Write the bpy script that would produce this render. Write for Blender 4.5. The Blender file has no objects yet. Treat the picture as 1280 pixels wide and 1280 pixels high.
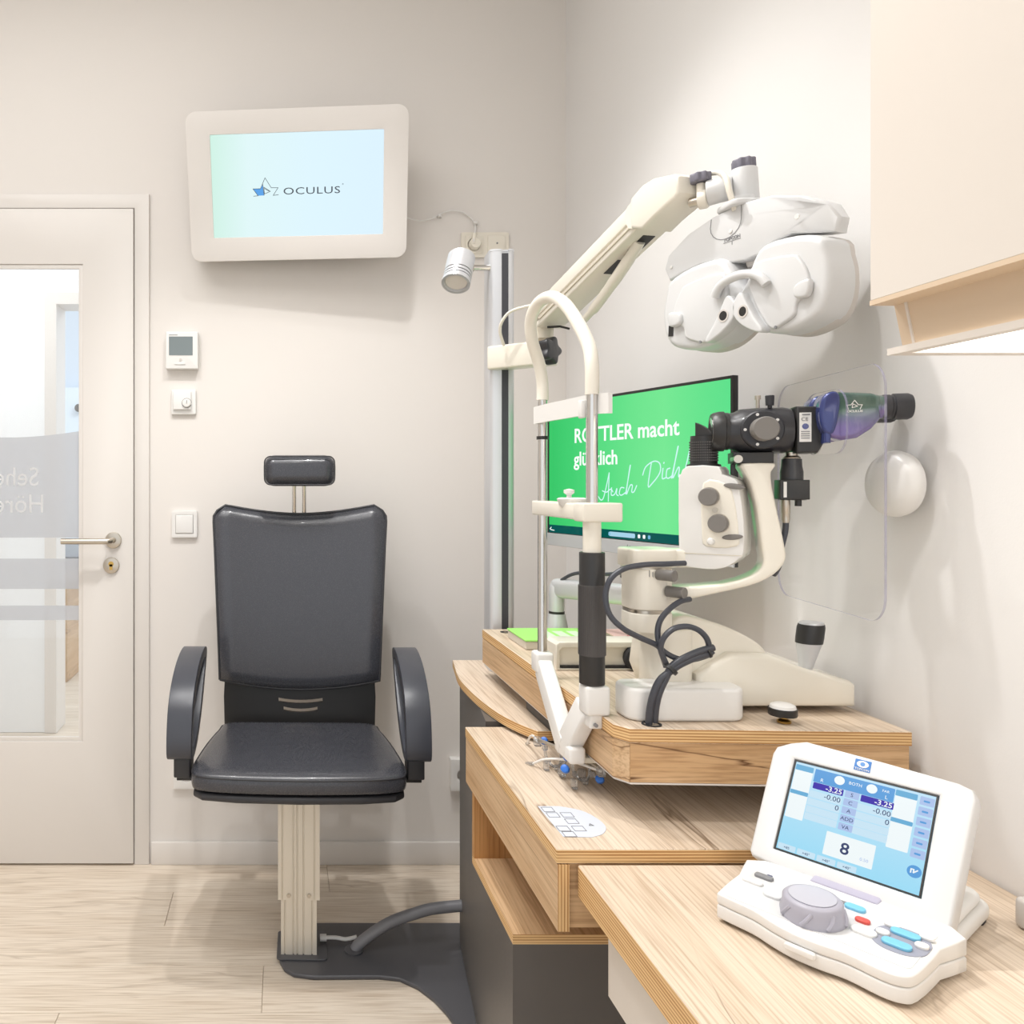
import bpy, bmesh, math, random
from mathutils import Vector, Matrix
random.seed(7)
SC = bpy.context.scene
COL = SC.collection
PI = math.pi
V = Vector

# ------------------------------------------------------------------ camera
cd = bpy.data.cameras.new('camera')
cam = bpy.data.objects.new('camera', cd); COL.objects.link(cam)
cam.location = (0, 0, 1.23); cam.rotation_euler = (PI/2, 0, 0)
cd.sensor_fit = 'HORIZONTAL'; cd.sensor_width = 36.0; cd.lens = 1000/1280*36.0
cd.shift_x = (640-354)/1280; cd.shift_y = -(640-604)/1280
cd.clip_start = 0.02
SC.camera = cam

# ------------------------------------------------------------------ world, lamps, exposure
w = bpy.data.worlds.new('world'); SC.world = w; w.use_nodes = True
w.node_tree.nodes['Background'].inputs[0].default_value = (0.965, 0.985, 1.0, 1)
w.node_tree.nodes['Background'].inputs[1].default_value = 1.15
SC.view_settings.view_transform = 'Standard'
SC.view_settings.look = 'None'
SC.view_settings.gamma = 1.0
SC.view_settings.use_curve_mapping = False
SC.view_settings.exposure = 0.08

def lamp(name, kind, loc, power, size, col=(1, .95, .88), target=None, spot=None):
    l = bpy.data.lights.new(name, kind)
    l.energy = power; l.color = col
    if kind == 'AREA':
        l.shape = 'DISK'; l.size = size
    else:
        l.shadow_soft_size = size
        if kind == 'SPOT': l.spot_size = spot; l.spot_blend = .6
    o = bpy.data.objects.new(name, l); COL.objects.link(o); o.location = loc
    d = (V(target) - V(loc)) if target else V((0, 0, -1))
    o.rotation_euler = d.to_track_quat('-Z', 'Y').to_euler()
    return o
WARM = (1, .99, .975)
DEG = math.radians
lamp('downlight_chair', 'SPOT', (.12, 1.62, 2.97), 64, .035, WARM, spot=DEG(95))
lamp('downlight_door', 'SPOT', (-.62, 1.55, 2.97), 36, .035, WARM, spot=DEG(95))
lamp('downlight_instruments', 'SPOT', (.25, 1.80, 2.97), 11, .035, WARM, spot=DEG(95))
lamp('downlight_desk', 'SPOT', (-.05, .75, 2.97), 38, .035, WARM, spot=DEG(95))
lamp('added_ceiling_fill', 'AREA', (-.8, 1.1, 2.96), 24, 1.7, (1, .995, .99))  # added soft fill below the ceiling, stands for no real fixture
lamp('hall_lamp', 'AREA', (-1.6, 3.2, 2.9), 15, .8, (.97, .99, 1))
lamp('hall_far_lamp', 'AREA', (-.5, 5.4, 2.9), 26, 1.0, (.88, .95, 1))

# ------------------------------------------------------------------ materials
def lin(c): return tuple(((x/12.92) if x <= .04045 else ((x+.055)/1.055)**2.4) for x in c)
def rgb(r, g, b): return lin((r/255, g/255, b/255)) + (1,)
def nmat(name):
    m = bpy.data.materials.new(name); m.use_nodes = True
    return m, m.node_tree.nodes, m.node_tree.links, m.node_tree.nodes['Principled BSDF']
def mat(name, col, rough=.5, metal=0, bump=0, bscale=200, coat=0, vary=0, spec=None):
    m, n, l, p = nmat(name)
    p.inputs['Base Color'].default_value = rgb(*col)
    p.inputs['Roughness'].default_value = rough
    p.inputs['Metallic'].default_value = metal
    if coat: p.inputs['Coat Weight'].default_value = coat
    if spec is not None: p.inputs['Specular IOR Level'].default_value = spec
    tc = n.new('ShaderNodeTexCoord')
    nz = n.new('ShaderNodeTexNoise'); nz.inputs['Scale'].default_value = bscale; nz.inputs['Detail'].default_value = 3
    l.new(tc.outputs['Object'], nz.inputs['Vector'])
    if bump:
        b = n.new('ShaderNodeBump'); b.inputs['Strength'].default_value = bump; b.inputs['Distance'].default_value = .002
        l.new(nz.outputs['Fac'], b.inputs['Height']); l.new(b.outputs['Normal'], p.inputs['Normal'])
    mr = n.new('ShaderNodeMapRange'); mr.inputs['To Min'].default_value = max(0, rough-.03); mr.inputs['To Max'].default_value = min(1, rough+.03)
    l.new(nz.outputs['Fac'], mr.inputs['Value']); l.new(mr.outputs['Result'], p.inputs['Roughness'])
    return m
def emit(name, col, strength=1.0, grad=None):
    m, n, l, p = nmat(name)
    e = n.new('ShaderNodeEmission'); e.inputs['Strength'].default_value = strength
    e.inputs['Color'].default_value = rgb(*col)
    if grad:
        tc = n.new('ShaderNodeTexCoord'); sp = n.new('ShaderNodeSeparateXYZ'); l.new(tc.outputs['Generated'], sp.inputs[0])
        cr = n.new('ShaderNodeValToRGB'); ax, stops = grad
        l.new(sp.outputs[ax], cr.inputs['Fac'])
        while len(cr.color_ramp.elements) < len(stops): cr.color_ramp.elements.new(.5)
        for el, (pos, c) in zip(cr.color_ramp.elements, stops): el.position = pos; el.color = rgb(*c)
        l.new(cr.outputs['Color'], e.inputs['Color'])
    mx = n.new('ShaderNodeMixShader'); gl = n.new('ShaderNodeBsdfGlossy'); gl.inputs['Roughness'].default_value = .12
    mx.inputs['Fac'].default_value = .03
    l.new(e.outputs[0], mx.inputs[1]); l.new(gl.outputs[0], mx.inputs[2])
    l.new(mx.outputs[0], n['Material Output'].inputs['Surface'])
    return m
def wood(name, axis, base, dark, crack, scale=1.0, crackamt=1.0, rough=.45):
    """oak: fine pores, slow tone bands and a few long dark cracks running along one axis"""
    m, n, l, p = nmat(name)
    tc = n.new('ShaderNodeTexCoord')
    def stretched(sc, along, detail, dist=0.0, loc=(0, 0, 0)):
        mp = n.new('ShaderNodeMapping'); s = [sc]*3; s['XYZ'.index(axis)] = along
        mp.inputs['Scale'].default_value = s; mp.inputs['Location'].default_value = loc
        l.new(tc.outputs['Object'], mp.inputs['Vector'])
        nz = n.new('ShaderNodeTexNoise'); nz.inputs['Scale'].default_value = 1; nz.inputs['Detail'].default_value = detail
        nz.inputs['Distortion'].default_value = dist
        l.new(mp.outputs[0], nz.inputs['Vector']); return nz
    a = stretched(16*scale, 1.3*scale, 5, .6); b = stretched(300*scale, 7*scale, 4); c = stretched(7*scale, .75*scale, 4, .9, (3.1, 1.7, 5.2))
    r1 = n.new('ShaderNodeValToRGB'); r1.color_ramp.elements[0].position = .26; r1.color_ramp.elements[1].position = .70
    r1.color_ramp.elements[0].color = rgb(*dark); r1.color_ramp.elements[1].color = rgb(*base)
    l.new(a.outputs['Fac'], r1.inputs['Fac'])
    r2 = n.new('ShaderNodeValToRGB'); r2.color_ramp.elements[0].position = .30; r2.color_ramp.elements[1].position = .56
    r2.color_ramp.elements[0].color = (.62, .55, .48, 1); r2.color_ramp.elements[1].color = (1, 1, 1, 1)
    l.new(b.outputs['Fac'], r2.inputs['Fac'])
    mul = n.new('ShaderNodeMix'); mul.data_type = 'RGBA'; mul.blend_type = 'MULTIPLY'; mul.inputs['Factor'].default_value = .75
    l.new(r1.outputs['Color'], mul.inputs['A']); l.new(r2.outputs['Color'], mul.inputs['B'])
    r3 = n.new('ShaderNodeValToRGB'); el = r3.color_ramp.elements
    el[0].position = .490; el[0].color = (0, 0, 0, 1); el[1].position = .510; el[1].color = (0, 0, 0, 1)
    mid = el.new(.5); mid.color = (crackamt,)*3 + (1,)
    l.new(c.outputs['Fac'], r3.inputs['Fac'])
    gate = stretched(5*scale, 2.2*scale, 2, 0, (9.1, 2.2, .7))
    g = n.new('ShaderNodeMapRange'); g.inputs['From Min'].default_value = .5; g.inputs['From Max'].default_value = .62
    l.new(gate.outputs['Fac'], g.inputs['Value'])
    mm = n.new('ShaderNodeMath'); mm.operation = 'MULTIPLY'; l.new(r3.outputs['Color'], mm.inputs[0]); l.new(g.outputs['Result'], mm.inputs[1])
    mx = n.new('ShaderNodeMix'); mx.data_type = 'RGBA'
    l.new(mm.outputs[0], mx.inputs['Factor']); l.new(mul.outputs['Result'], mx.inputs['A']); mx.inputs['B'].default_value = rgb(*crack)
    l.new(mx.outputs['Result'], p.inputs['Base Color'])
    p.inputs['Roughness'].default_value = rough; p.inputs['Specular IOR Level'].default_value = .35
    bp = n.new('ShaderNodeBump'); bp.inputs['Strength'].default_value = .12; bp.inputs['Distance'].default_value = .001
    l.new(b.outputs['Fac'], bp.inputs['Height']); l.new(bp.outputs['Normal'], p.inputs['Normal'])
    return m
def ply(name, axis, light=(226, 190, 138), dark=(176, 128, 76), period=.0042):
    m, n, l, p = nmat(name)
    tc = n.new('ShaderNodeTexCoord'); sp = n.new('ShaderNodeSeparateXYZ'); l.new(tc.outputs['Object'], sp.inputs[0])
    a = n.new('ShaderNodeMath'); a.operation = 'MULTIPLY'; a.inputs[1].default_value = 2*PI/period; l.new(sp.outputs[axis], a.inputs[0])
    mp = n.new('ShaderNodeMapping'); s = [6.0]*3; s['XYZ'.index(axis)] = 300
    mp.inputs['Scale'].default_value = s; l.new(tc.outputs['Object'], mp.inputs['Vector'])
    nz = n.new('ShaderNodeTexNoise'); nz.inputs['Scale'].default_value = 1; nz.inputs['Detail'].default_value = 4; l.new(mp.outputs[0], nz.inputs['Vector'])
    b = n.new('ShaderNodeMath'); b.operation = 'SINE'; l.new(a.outputs[0], b.inputs[0])
    c = n.new('ShaderNodeMath'); c.operation = 'MULTIPLY_ADD'; c.inputs[1].default_value = .28; l.new(b.outputs[0], c.inputs[0]); l.new(nz.outputs['Fac'], c.inputs[2])
    r = n.new('ShaderNodeValToRGB'); r.color_ramp.elements[0].position = .25; r.color_ramp.elements[1].position = .62
    r.color_ramp.elements[0].color = rgb(*dark); r.color_ramp.elements[1].color = rgb(*light)
    l.new(c.outputs[0], r.inputs['Fac']); l.new(r.outputs['Color'], p.inputs['Base Color']); p.inputs['Roughness'].default_value = .55
    return m
def seethru(name, col, alpha, gloss=.06, rough=.02, trans=True):
    """thin clear sheet: light passes straight through a tinted film with a weak sheen"""
    m, n, l, p = nmat(name)
    t = n.new('ShaderNodeBsdfTransparent'); t.inputs['Color'].default_value = (.985, .99, .99, 1)
    d = n.new('ShaderNodeBsdfDiffuse'); d.inputs['Color'].default_value = rgb(*col)
    tl = n.new('ShaderNodeBsdfTranslucent'); tl.inputs['Color'].default_value = rgb(*col)
    m0 = n.new('ShaderNodeMixShader'); m0.inputs['Fac'].default_value = .5; l.new(d.outputs[0], m0.inputs[1]); l.new(tl.outputs[0], m0.inputs[2])
    m1 = n.new('ShaderNodeMixShader'); m1.inputs['Fac'].default_value = alpha; l.new(t.outputs[0], m1.inputs[1]); l.new(m0.outputs[0], m1.inputs[2])
    g = n.new('ShaderNodeBsdfGlossy'); g.inputs['Roughness'].default_value = rough
    fr = n.new('ShaderNodeFresnel'); fr.inputs['IOR'].default_value = 1.0 + gloss*5
    m2 = n.new('ShaderNodeMixShader'); l.new(fr.outputs[0], m2.inputs['Fac']); l.new(m1.outputs[0], m2.inputs[1]); l.new(g.outputs[0], m2.inputs[2])
    l.new(m2.outputs[0], n['Material Output'].inputs['Surface'])
    return m

M_wall = mat('wall_paint', (226, 221, 216), .85, bump=.05, bscale=350)
M_wallr = mat('wall_paint_right', (228, 226, 224), .85, bump=.05, bscale=350)
M_ceil = mat('ceiling_paint', (240, 236, 230), .9)
M_hall = mat('hall_paint', (238, 240, 242), .85)
M_white = mat('white_lacquer', (222, 217, 212), .35)
M_cabw = mat('cabinet_white', (220, 212, 203), .4)
M_cabin = mat('cabinet_beech', (216, 194, 168), .5)
M_plast = mat('white_plastic', (228, 226, 223), .35)
M_cream = mat('cream_enamel', (232, 226, 213), .32, coat=.3)
M_cream2 = mat('cream_enamel_dark', (214, 206, 188), .4)
M_inst = mat('instrument_white', (214, 214, 214), .33, coat=.2)
M_instg = mat('instrument_pale_grey', (206, 200, 194), .4)  # even pale grey of brackets, wells, rear shells and small cases
M_leather = mat('black_leather', (64, 65, 71), .27, bump=.10, bscale=500, coat=.12, spec=.5)
M_blackp = mat('black_plastic', (48, 48, 52), .45)
M_arm = mat('armrest_polyurethane', (64, 66, 74), .33, bump=.08, bscale=600)
M_black = mat('black_satin', (40, 39, 39), .4)
M_blackg = mat('black_gloss', (46, 46, 50), .34, coat=.15)
M_knurl = mat('black_knurled', (84, 81, 80), .45, metal=.2)
M_grey = mat('grey_knob', (122, 118, 114), .5)
M_greyk = mat('grey_knob_violet', (118, 116, 128), .55, bump=.3, bscale=260)
M_chrome = mat('chrome', (215, 213, 210), .14, metal=1)
M_steel = mat('brushed_steel', (196, 188, 176), .3, metal=1)
M_alu = mat('anodised_aluminium', (208, 209, 212), .36, metal=.45)
M_alupole = mat('pole_aluminium', (226, 219, 206), .4, metal=.35)
M_anth = mat('anthracite_laminate', (98, 94, 91), .42, spec=.4)
M_plate = mat('anthracite_steel', (86, 86, 90), .38, metal=.2)
M_hose = mat('hose_grey', (120, 120, 124), .4)
M_slot = mat('slot_rubber', (60, 60, 66), .5)
M_cable = mat('cable_black', (62, 64, 72), .35)
M_rubber = mat('rubber_dark', (38, 38, 40), .7)
M_brass = mat('brass', (196, 160, 90), .3, metal=1)
M_blue = mat('blue_plastic', (46, 112, 205), .35)
M_red = mat('red_plastic', (214, 84, 74), .4)
M_cyan = mat('cyan_button', (120, 190, 222), .4)
M_greenp = mat('green_dot', (96, 190, 140), .4)
M_dial = mat('dial_grey', (168, 166, 178), .4)
M_lcd = mat('lcd_grey', (122, 132, 134), .25)
M_print = mat('print_grey', (130, 130, 132), .6)
M_dark = mat('print_dark', (60, 70, 84), .6)
M_scrblue = mat('logo_blue', (70, 140, 214), .5)

M_keypad = mat('keypad_foil', (208, 214, 226), .35)
M_green = mat('booklet_green', (158, 226, 112), .45)
M_lightgreen = mat('booklet_pale_green', (208, 240, 200), .45)
M_pages = mat('booklet_pages', (206, 198, 184), .7)
M_pink = mat('leaflet_pink', (242, 206, 198), .45)
M_rose = mat('leaflet_rose', (206, 124, 132), .5)
M_counterw = wood('oak_top', 'Y', (222, 206, 188), (205, 185, 162), (130, 108, 88), 1.0)
M_oakx = wood('oak_front', 'X', (220, 186, 146), (196, 156, 112), (104, 70, 42), 1.0)
M_oaky = wood('oak_side', 'Y', (216, 186, 150), (194, 158, 118), (110, 76, 46), 1.0)
M_oakz = wood('oak_upright', 'Z', (200, 154, 102), (170, 120, 70), (110, 76, 46), 1.0)
M_ply = ply('birch_ply_edge', 'Z')
M_plyx = ply('birch_ply_edge_upright', 'X')
M_floor = wood('floor_oak', 'X', (231, 220, 205), (213, 198, 180), (172, 154, 136), .8, .6, .5)
M_gap = mat('floor_joint', (190, 176, 158), .8)
M_glass = seethru('door_glass', (240, 245, 246), .06, .08)
M_frost = seethru('frosted_film', (228, 229, 233), .64, .03, .4)
M_letter = seethru('pale_film_lettering', (254, 254, 254), .92, .03, .4)
def clear(name, tint, alpha, sheen):
    m, n, l, p = nmat(name)
    t_ = n.new('ShaderNodeBsdfTransparent'); t_.inputs['Color'].default_value = (.995, .995, .995, 1)
    d_ = n.new('ShaderNodeBsdfDiffuse'); d_.inputs['Color'].default_value = rgb(*tint)
    g_ = n.new('ShaderNodeBsdfGlossy'); g_.inputs['Roughness'].default_value = .03
    a_1 = n.new('ShaderNodeMixShader'); a_1.inputs['Fac'].default_value = alpha; l.new(t_.outputs[0], a_1.inputs[1]); l.new(d_.outputs[0], a_1.inputs[2])
    a_2 = n.new('ShaderNodeMixShader'); a_2.inputs['Fac'].default_value = sheen; l.new(a_1.outputs[0], a_2.inputs[1]); l.new(g_.outputs[0], a_2.inputs[2])
    l.new(a_2.outputs[0], n['Material Output'].inputs['Surface']); return m
M_acryl = clear('clear_acrylic', (238, 238, 240), .012, .03)
M_lilac = clear('polished_acrylic_edge', (150, 146, 180), .45, .05)
M_trans = seethru('clear_plastic', (230, 230, 232), .25, .1)
M_iris = None
def make_iris():  # violet-green reflection of the shield, painted into the black binocular's colour
    m, n, l, p = nmat('painted_shield_reflection')
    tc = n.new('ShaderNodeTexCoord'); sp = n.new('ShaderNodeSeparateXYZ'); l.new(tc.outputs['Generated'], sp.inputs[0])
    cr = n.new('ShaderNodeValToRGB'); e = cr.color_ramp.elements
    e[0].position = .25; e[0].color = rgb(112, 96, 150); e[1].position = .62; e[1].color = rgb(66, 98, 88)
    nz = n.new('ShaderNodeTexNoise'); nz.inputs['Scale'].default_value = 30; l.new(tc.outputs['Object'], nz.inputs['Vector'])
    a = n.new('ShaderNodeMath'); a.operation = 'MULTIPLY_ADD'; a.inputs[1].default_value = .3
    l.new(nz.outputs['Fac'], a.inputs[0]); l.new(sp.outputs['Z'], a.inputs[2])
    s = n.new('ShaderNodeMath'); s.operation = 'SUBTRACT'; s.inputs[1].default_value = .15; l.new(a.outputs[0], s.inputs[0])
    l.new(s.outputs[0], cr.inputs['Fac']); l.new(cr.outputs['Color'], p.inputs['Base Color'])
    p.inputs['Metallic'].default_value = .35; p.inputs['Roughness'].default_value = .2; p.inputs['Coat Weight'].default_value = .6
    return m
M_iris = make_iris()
M_navy = mat('navy_lacquer', (52, 62, 118), .2, metal=.3, coat=.5)

# ------------------------------------------------------------------ geometry helpers
def frame(o, x, y, z):
    m = Matrix.Identity(4)
    for i, a in enumerate((x, y, z)):
        a = V(a)
        for r in range(3): m[r][i] = a[r]
    for r in range(3): m[r][3] = o[r]
    return m
def T(x, y, z): return Matrix.Translation((x, y, z))
I4 = Matrix.Identity(4)
def spoly(pts, n=4, closed=True):
    """Catmull-Rom through the points"""
    out = []; N = len(pts); rng = range(N) if closed else range(N-1)
    P = [V(p) for p in pts]
    for i in rng:
        if closed: a, b, c, d = P[i-1], P[i], P[(i+1) % N], P[(i+2) % N]
        else: a, b, c, d = P[max(i-1, 0)], P[i], P[i+1], P[min(i+2, N-1)]
        for k in range(n):
            t = k/n
            out.append(.5*((2*b)+(-a+c)*t+(2*a-5*b+4*c-d)*t*t+(-a+3*b-3*c+d)*t**3))
    if not closed: out.append(P[-1])
    return out
def rrect(w, h, r, n=6, cx=0, cy=0):
    o = []
    for (sx, sy, a0) in ((1, 1, 0), (-1, 1, 90), (-1, -1, 180), (1, -1, 270)):
        for k in range(n+1):
            a = math.radians(a0 + 90*k/n)
            o.append((cx+sx*(w/2-r)+r*math.cos(a), cy+sy*(h/2-r)+r*math.sin(a)))
    return o
def circ(r, n=24, cx=0, cy=0): return [(cx+r*math.cos(2*PI*k/n), cy+r*math.sin(2*PI*k/n)) for k in range(n)]

class B:
    def __init__(s): s.bm = bmesh.new()
    def add(s, t, M=I4):
        t.transform(M)
        me = bpy.data.meshes.new('t'); t.to_mesh(me); t.free(); s.bm.from_mesh(me); bpy.data.meshes.remove(me); return s
    def box(s, c, d, bev=0, seg=3, M=I4):
        t = bmesh.new(); bmesh.ops.create_cube(t, size=1); bmesh.ops.scale(t, vec=d, verts=t.verts)
        if bev: bmesh.ops.bevel(t, geom=t.edges[:], offset=bev, segments=seg, profile=.5, affect='EDGES')
        bmesh.ops.translate(t, vec=c, verts=t.verts); return s.add(t, M)
    def bx(s, x0, x1, y0, y1, z0, z1, bev=0, seg=3, M=I4):
        return s.box(((x0+x1)/2, (y0+y1)/2, (z0+z1)/2), (abs(x1-x0), abs(y1-y0), abs(z1-z0)), bev, seg, M)
    def plate(s, outer, z0, z1, M=I4, holes=(), bev=0, seg=3):
        """outline (x,y) with holes, from z0 up to z1; bev rounds the rims"""
        t = bmesh.new(); edges = []
        for lp in [outer] + list(holes):
            vs = [t.verts.new((p[0], p[1], z0)) for p in lp]
            edges += [t.edges.new((vs[i], vs[(i+1) % len(vs)])) for i in range(len(vs))]
        if holes: bmesh.ops.triangle_fill(t, use_beauty=True, use_dissolve=False, edges=edges)
        else: t.faces.new(t.verts[:])
        r = bmesh.ops.extrude_face_region(t, geom=t.faces[:])
        bmesh.ops.translate(t, vec=(0, 0, z1-z0), verts=[v for v in r['geom'] if isinstance(v, bmesh.types.BMVert)])
        bmesh.ops.recalc_face_normals(t, faces=t.faces[:])
        if bev:
            rim = [e for e in t.edges if len(e.link_faces) == 2 and e.calc_face_angle(0) > .6 and abs(e.verts[0].co.z-e.verts[1].co.z) < 1e-6]
            bmesh.ops.bevel(t, geom=rim, offset=bev, segments=seg, profile=.5, affect='EDGES', clamp_overlap=True)
        return s.add(t, M)
    def lathe(s, prof, M=I4, seg=28):
        """profile (r,z) spun round local z"""
        t = bmesh.new(); rings = []
        for r, z in prof:
            if r < 1e-6: rings.append([t.verts.new((0, 0, z))])
            else: rings.append([t.verts.new((r*math.cos(2*PI*k/seg), r*math.sin(2*PI*k/seg), z)) for k in range(seg)])
        for a, b in zip(rings, rings[1:]):
            for k in range(seg):
                k2 = (k+1) % seg
                if len(a) == 1 and len(b) == 1: continue
                if len(a) == 1: t.faces.new((a[0], b[k], b[k2]))
                elif len(b) == 1: t.faces.new((a[k], a[k2], b[0]))
                else: t.faces.new((a[k], a[k2], b[k2], b[k]))
        for rg in (rings[0], rings[-1]):
            if len(rg) > 1: t.faces.new(rg)
        bmesh.ops.recalc_face_normals(t, faces=t.faces[:])
        return s.add(t, M)
    def cyl(s, p0, p1, r0, r1=None, seg=24, bev=0):
        p0 = V(p0); p1 = V(p1); r1 = r0 if r1 is None else r1; d = p1-p0; L = d.length
        M = Matrix.Translation(p0) @ d.to_track_quat('Z', 'Y').to_matrix().to_4x4()
        if bev: pr = [(0, 0), (r0-bev, 0), (r0-bev*.3, bev*.3), (r0, bev), (r1, L-bev), (r1-bev*.3, L-bev*.3), (r1-bev, L), (0, L)]
        else: pr = [(0, 0), (r0, 0), (r1, L), (0, L)]
        return s.lathe(pr, M, seg)
    def tube(s, pts, r, seg=12, sm=0, flat=None):
        P = [V(p) for p in pts]
        if sm: P = spoly(P, sm, False)
        t = bmesh.new(); rings = []; up = None
        for i, p in enumerate(P):
            d = (P[min(i+1, len(P)-1)] - P[max(i-1, 0)]).normalized()
            if up is None:
                up = V((0, 0, 1)) if abs(d.z) < .9 else V((1, 0, 0))
            x = d.cross(up).normalized(); up = x.cross(d).normalized()
            rr = r[i*len(r)//len(P)] if isinstance(r, (list, tuple)) else r
            rings.append([t.verts.new(p + x*rr*math.cos(2*PI*k/seg) + up*(flat or rr)*math.sin(2*PI*k/seg)) for k in range(seg)])
        for a, b in zip(rings, rings[1:]):
            for k in range(seg): t.faces.new((a[k], a[(k+1) % seg], b[(k+1) % seg], b[k]))
        t.faces.new(rings[0]); t.faces.new(rings[-1])
        bmesh.ops.recalc_face_normals(t, faces=t.faces[:])
        return s.add(t)
    def strokes(s, lines, wd, z, M=I4, th=.0004):
        """flat printed lines in the xy plane"""
        t = bmesh.new()
        for ln in lines:
            for a, b in zip(ln, ln[1:]):
                a = V((a[0], a[1], z)); b = V((b[0], b[1], z)); d = b-a
                if d.length < 1e-7: continue
                d.normalize(); nn = V((-d.y, d.x, 0))*wd/2; a2 = a-d*wd*.35; b2 = b+d*wd*.35
                lo = [t.verts.new(q) for q in (a2-nn, b2-nn, b2+nn, a2+nn)]
                hi = [t.verts.new(v.co+V((0, 0, th))) for v in lo]
                t.faces.new(hi)
                for k in range(4): t.faces.new((lo[k], lo[(k+1) % 4], hi[(k+1) % 4], hi[k]))
        return s.add(t, M)

WM = {}
def setp(o, label=None, cat=None, group=None, kind=None):
    for k, v in (('label', label), ('category', cat), ('group', group), ('kind', kind)):
        if v: o[k] = v
    return o
def thing(name, label, cat, loc=(0, 0, 0), rz=0, group=None, kind=None):
    o = bpy.data.objects.new(name, None); COL.objects.link(o); o.empty_display_size = .05
    o.location = loc; o.rotation_euler = (0, 0, rz)
    WM[o.name] = T(*loc) @ Matrix.Rotation(rz, 4, 'Z')
    return setp(o, label, cat, group, kind)
def link(name, me, m, parent, world):
    o = bpy.data.objects.new(name, me); COL.objects.link(o)
    for x in (m if isinstance(m, (list, tuple)) else [m]): me.materials.append(x)
    if parent: o.parent = parent
    WM[o.name] = world
    return o
def part(name, b, m, parent=None, F=I4, smooth=35, side=None, label=None, kind=None, loc=None):
    """one mesh; b is given in frame F of the world, stored relative to the parent (or to loc when top level)"""
    W = WM[parent.name] if parent else (T(*loc) if loc else I4)
    bm = b.bm; bm.transform(W.inverted() @ F)
    if F.determinant() < 0: bmesh.ops.reverse_faces(bm, faces=bm.faces[:])
    if side:
        ax = V(side); bm.normal_update()
        for f in bm.faces:
            if abs(f.normal.dot(ax)) < .5: f.material_index = 1
    me = bpy.data.meshes.new(name); bm.to_mesh(me); bm.free()
    me.polygons.foreach_set('use_smooth', [True]*len(me.polygons))
    me.set_sharp_from_angle(angle=math.radians(smooth))
    o = link(name, me, m, parent, W)
    if loc and not parent: o.location = loc
    return setp(o, label, kind=kind)
def text(name, s, size, M, m, parent, sx=1, shear=0, th=.0005, align='LEFT', bold=0, space=1):
    c = bpy.data.curves.new('txt', 'FONT'); c.body = s; c.size = size; c.extrude = th; c.shear = shear
    c.align_x = align; c.resolution_u = 3; c.offset = bold; c.space_character = space
    to = bpy.data.objects.new('txt', c); COL.objects.link(to)
    dg = bpy.context.evaluated_depsgraph_get(); dg.update()
    me = bpy.data.meshes.new_from_object(to.evaluated_get(dg))
    bpy.data.objects.remove(to); bpy.data.curves.remove(c)
    b = B(); b.bm.from_mesh(me); bpy.data.meshes.remove(me)
    b.bm.transform(Matrix.Diagonal((sx, 1, 1, 1)))
    return part(name, b, m, parent, F=M)
def struct(name, b, m, **k): return part(name, b, m, kind='structure', **k)
def at(u, v, Y): return V(((u-354)*Y/1000, Y, 1.23-(v-604)*Y/1000))     # metres from a bearing and a distance

# ================================================================== ROOM
WY = 2.59; WX = .916
XZ = lambda y: frame((0, y, 0), (1, 0, 0), (0, 0, 1), (0, -1, 0))        # drawing plane facing the camera, depth toward it
DL, DR, DT = -1.348, -.476, 2.119
b = B().plate([(-2.3, 0), (-2.3, 3.0), (WX+.1, 3.0), (WX+.1, 0), (DR, 0), (DR, DT), (DL, DT), (DL, 0)], 0, -.12, XZ(WY))
struct('wall_back', b, M_wall)
struct('wall_right', B().bx(WX, WX+.1, -1.2, WY, 0, 3.0), M_wallr)
struct('wall_left', B().bx(-2.3, -2.2, -1.2, WY, 0, 3.0), M_wall)
struct('ceiling', B().bx(-2.3, WX+.1, -1.2, WY+.12, 3.0, 3.1), M_ceil)
fl = struct('floor', B().bx(-2.3, WX+.1, -1.2, WY+.0, -.06, -.004), M_gap)
# planks, laid along x, joints staggered row by row
PW, PL = .183, 1.22
pb = B().box((0, 0, -.006), (PL-.0012, PW-.0012, .012), .0008, 1)
p0 = part('plank', pb, M_floor, fl); p0.location = (0, 0, 0)
first = True; row = 0; y = WY-PW/2
while y > -1.1:
    x = -2.3 + PL/2 - (row*.47) % PL
    while x - PL/2 < WX:
        x0 = max(x-PL/2, -2.2); x1 = min(x+PL/2, WX)
        if x1-x0 > .05 and y+PW/2 <= WY+.001:
            if first: o = p0; first = False
            else:
                o = p0.copy(); COL.objects.link(o); o.parent = fl
            o.location = ((x0+x1)/2, y, 0); o.scale = ((x1-x0)/PL, 1, 1)
            if row % 2: o.rotation_euler = (0, 0, PI)
        x += PL
    y -= PW; row += 1
struct('baseboard_back', B().bx(DR+.05, WX, WY-.014, WY, 0, .073, .003, 2), M_white)
struct('baseboard_right', B().bx(WX-.014, WX, 2.15, WY-.014, 0, .073, .003, 2), M_white)
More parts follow.
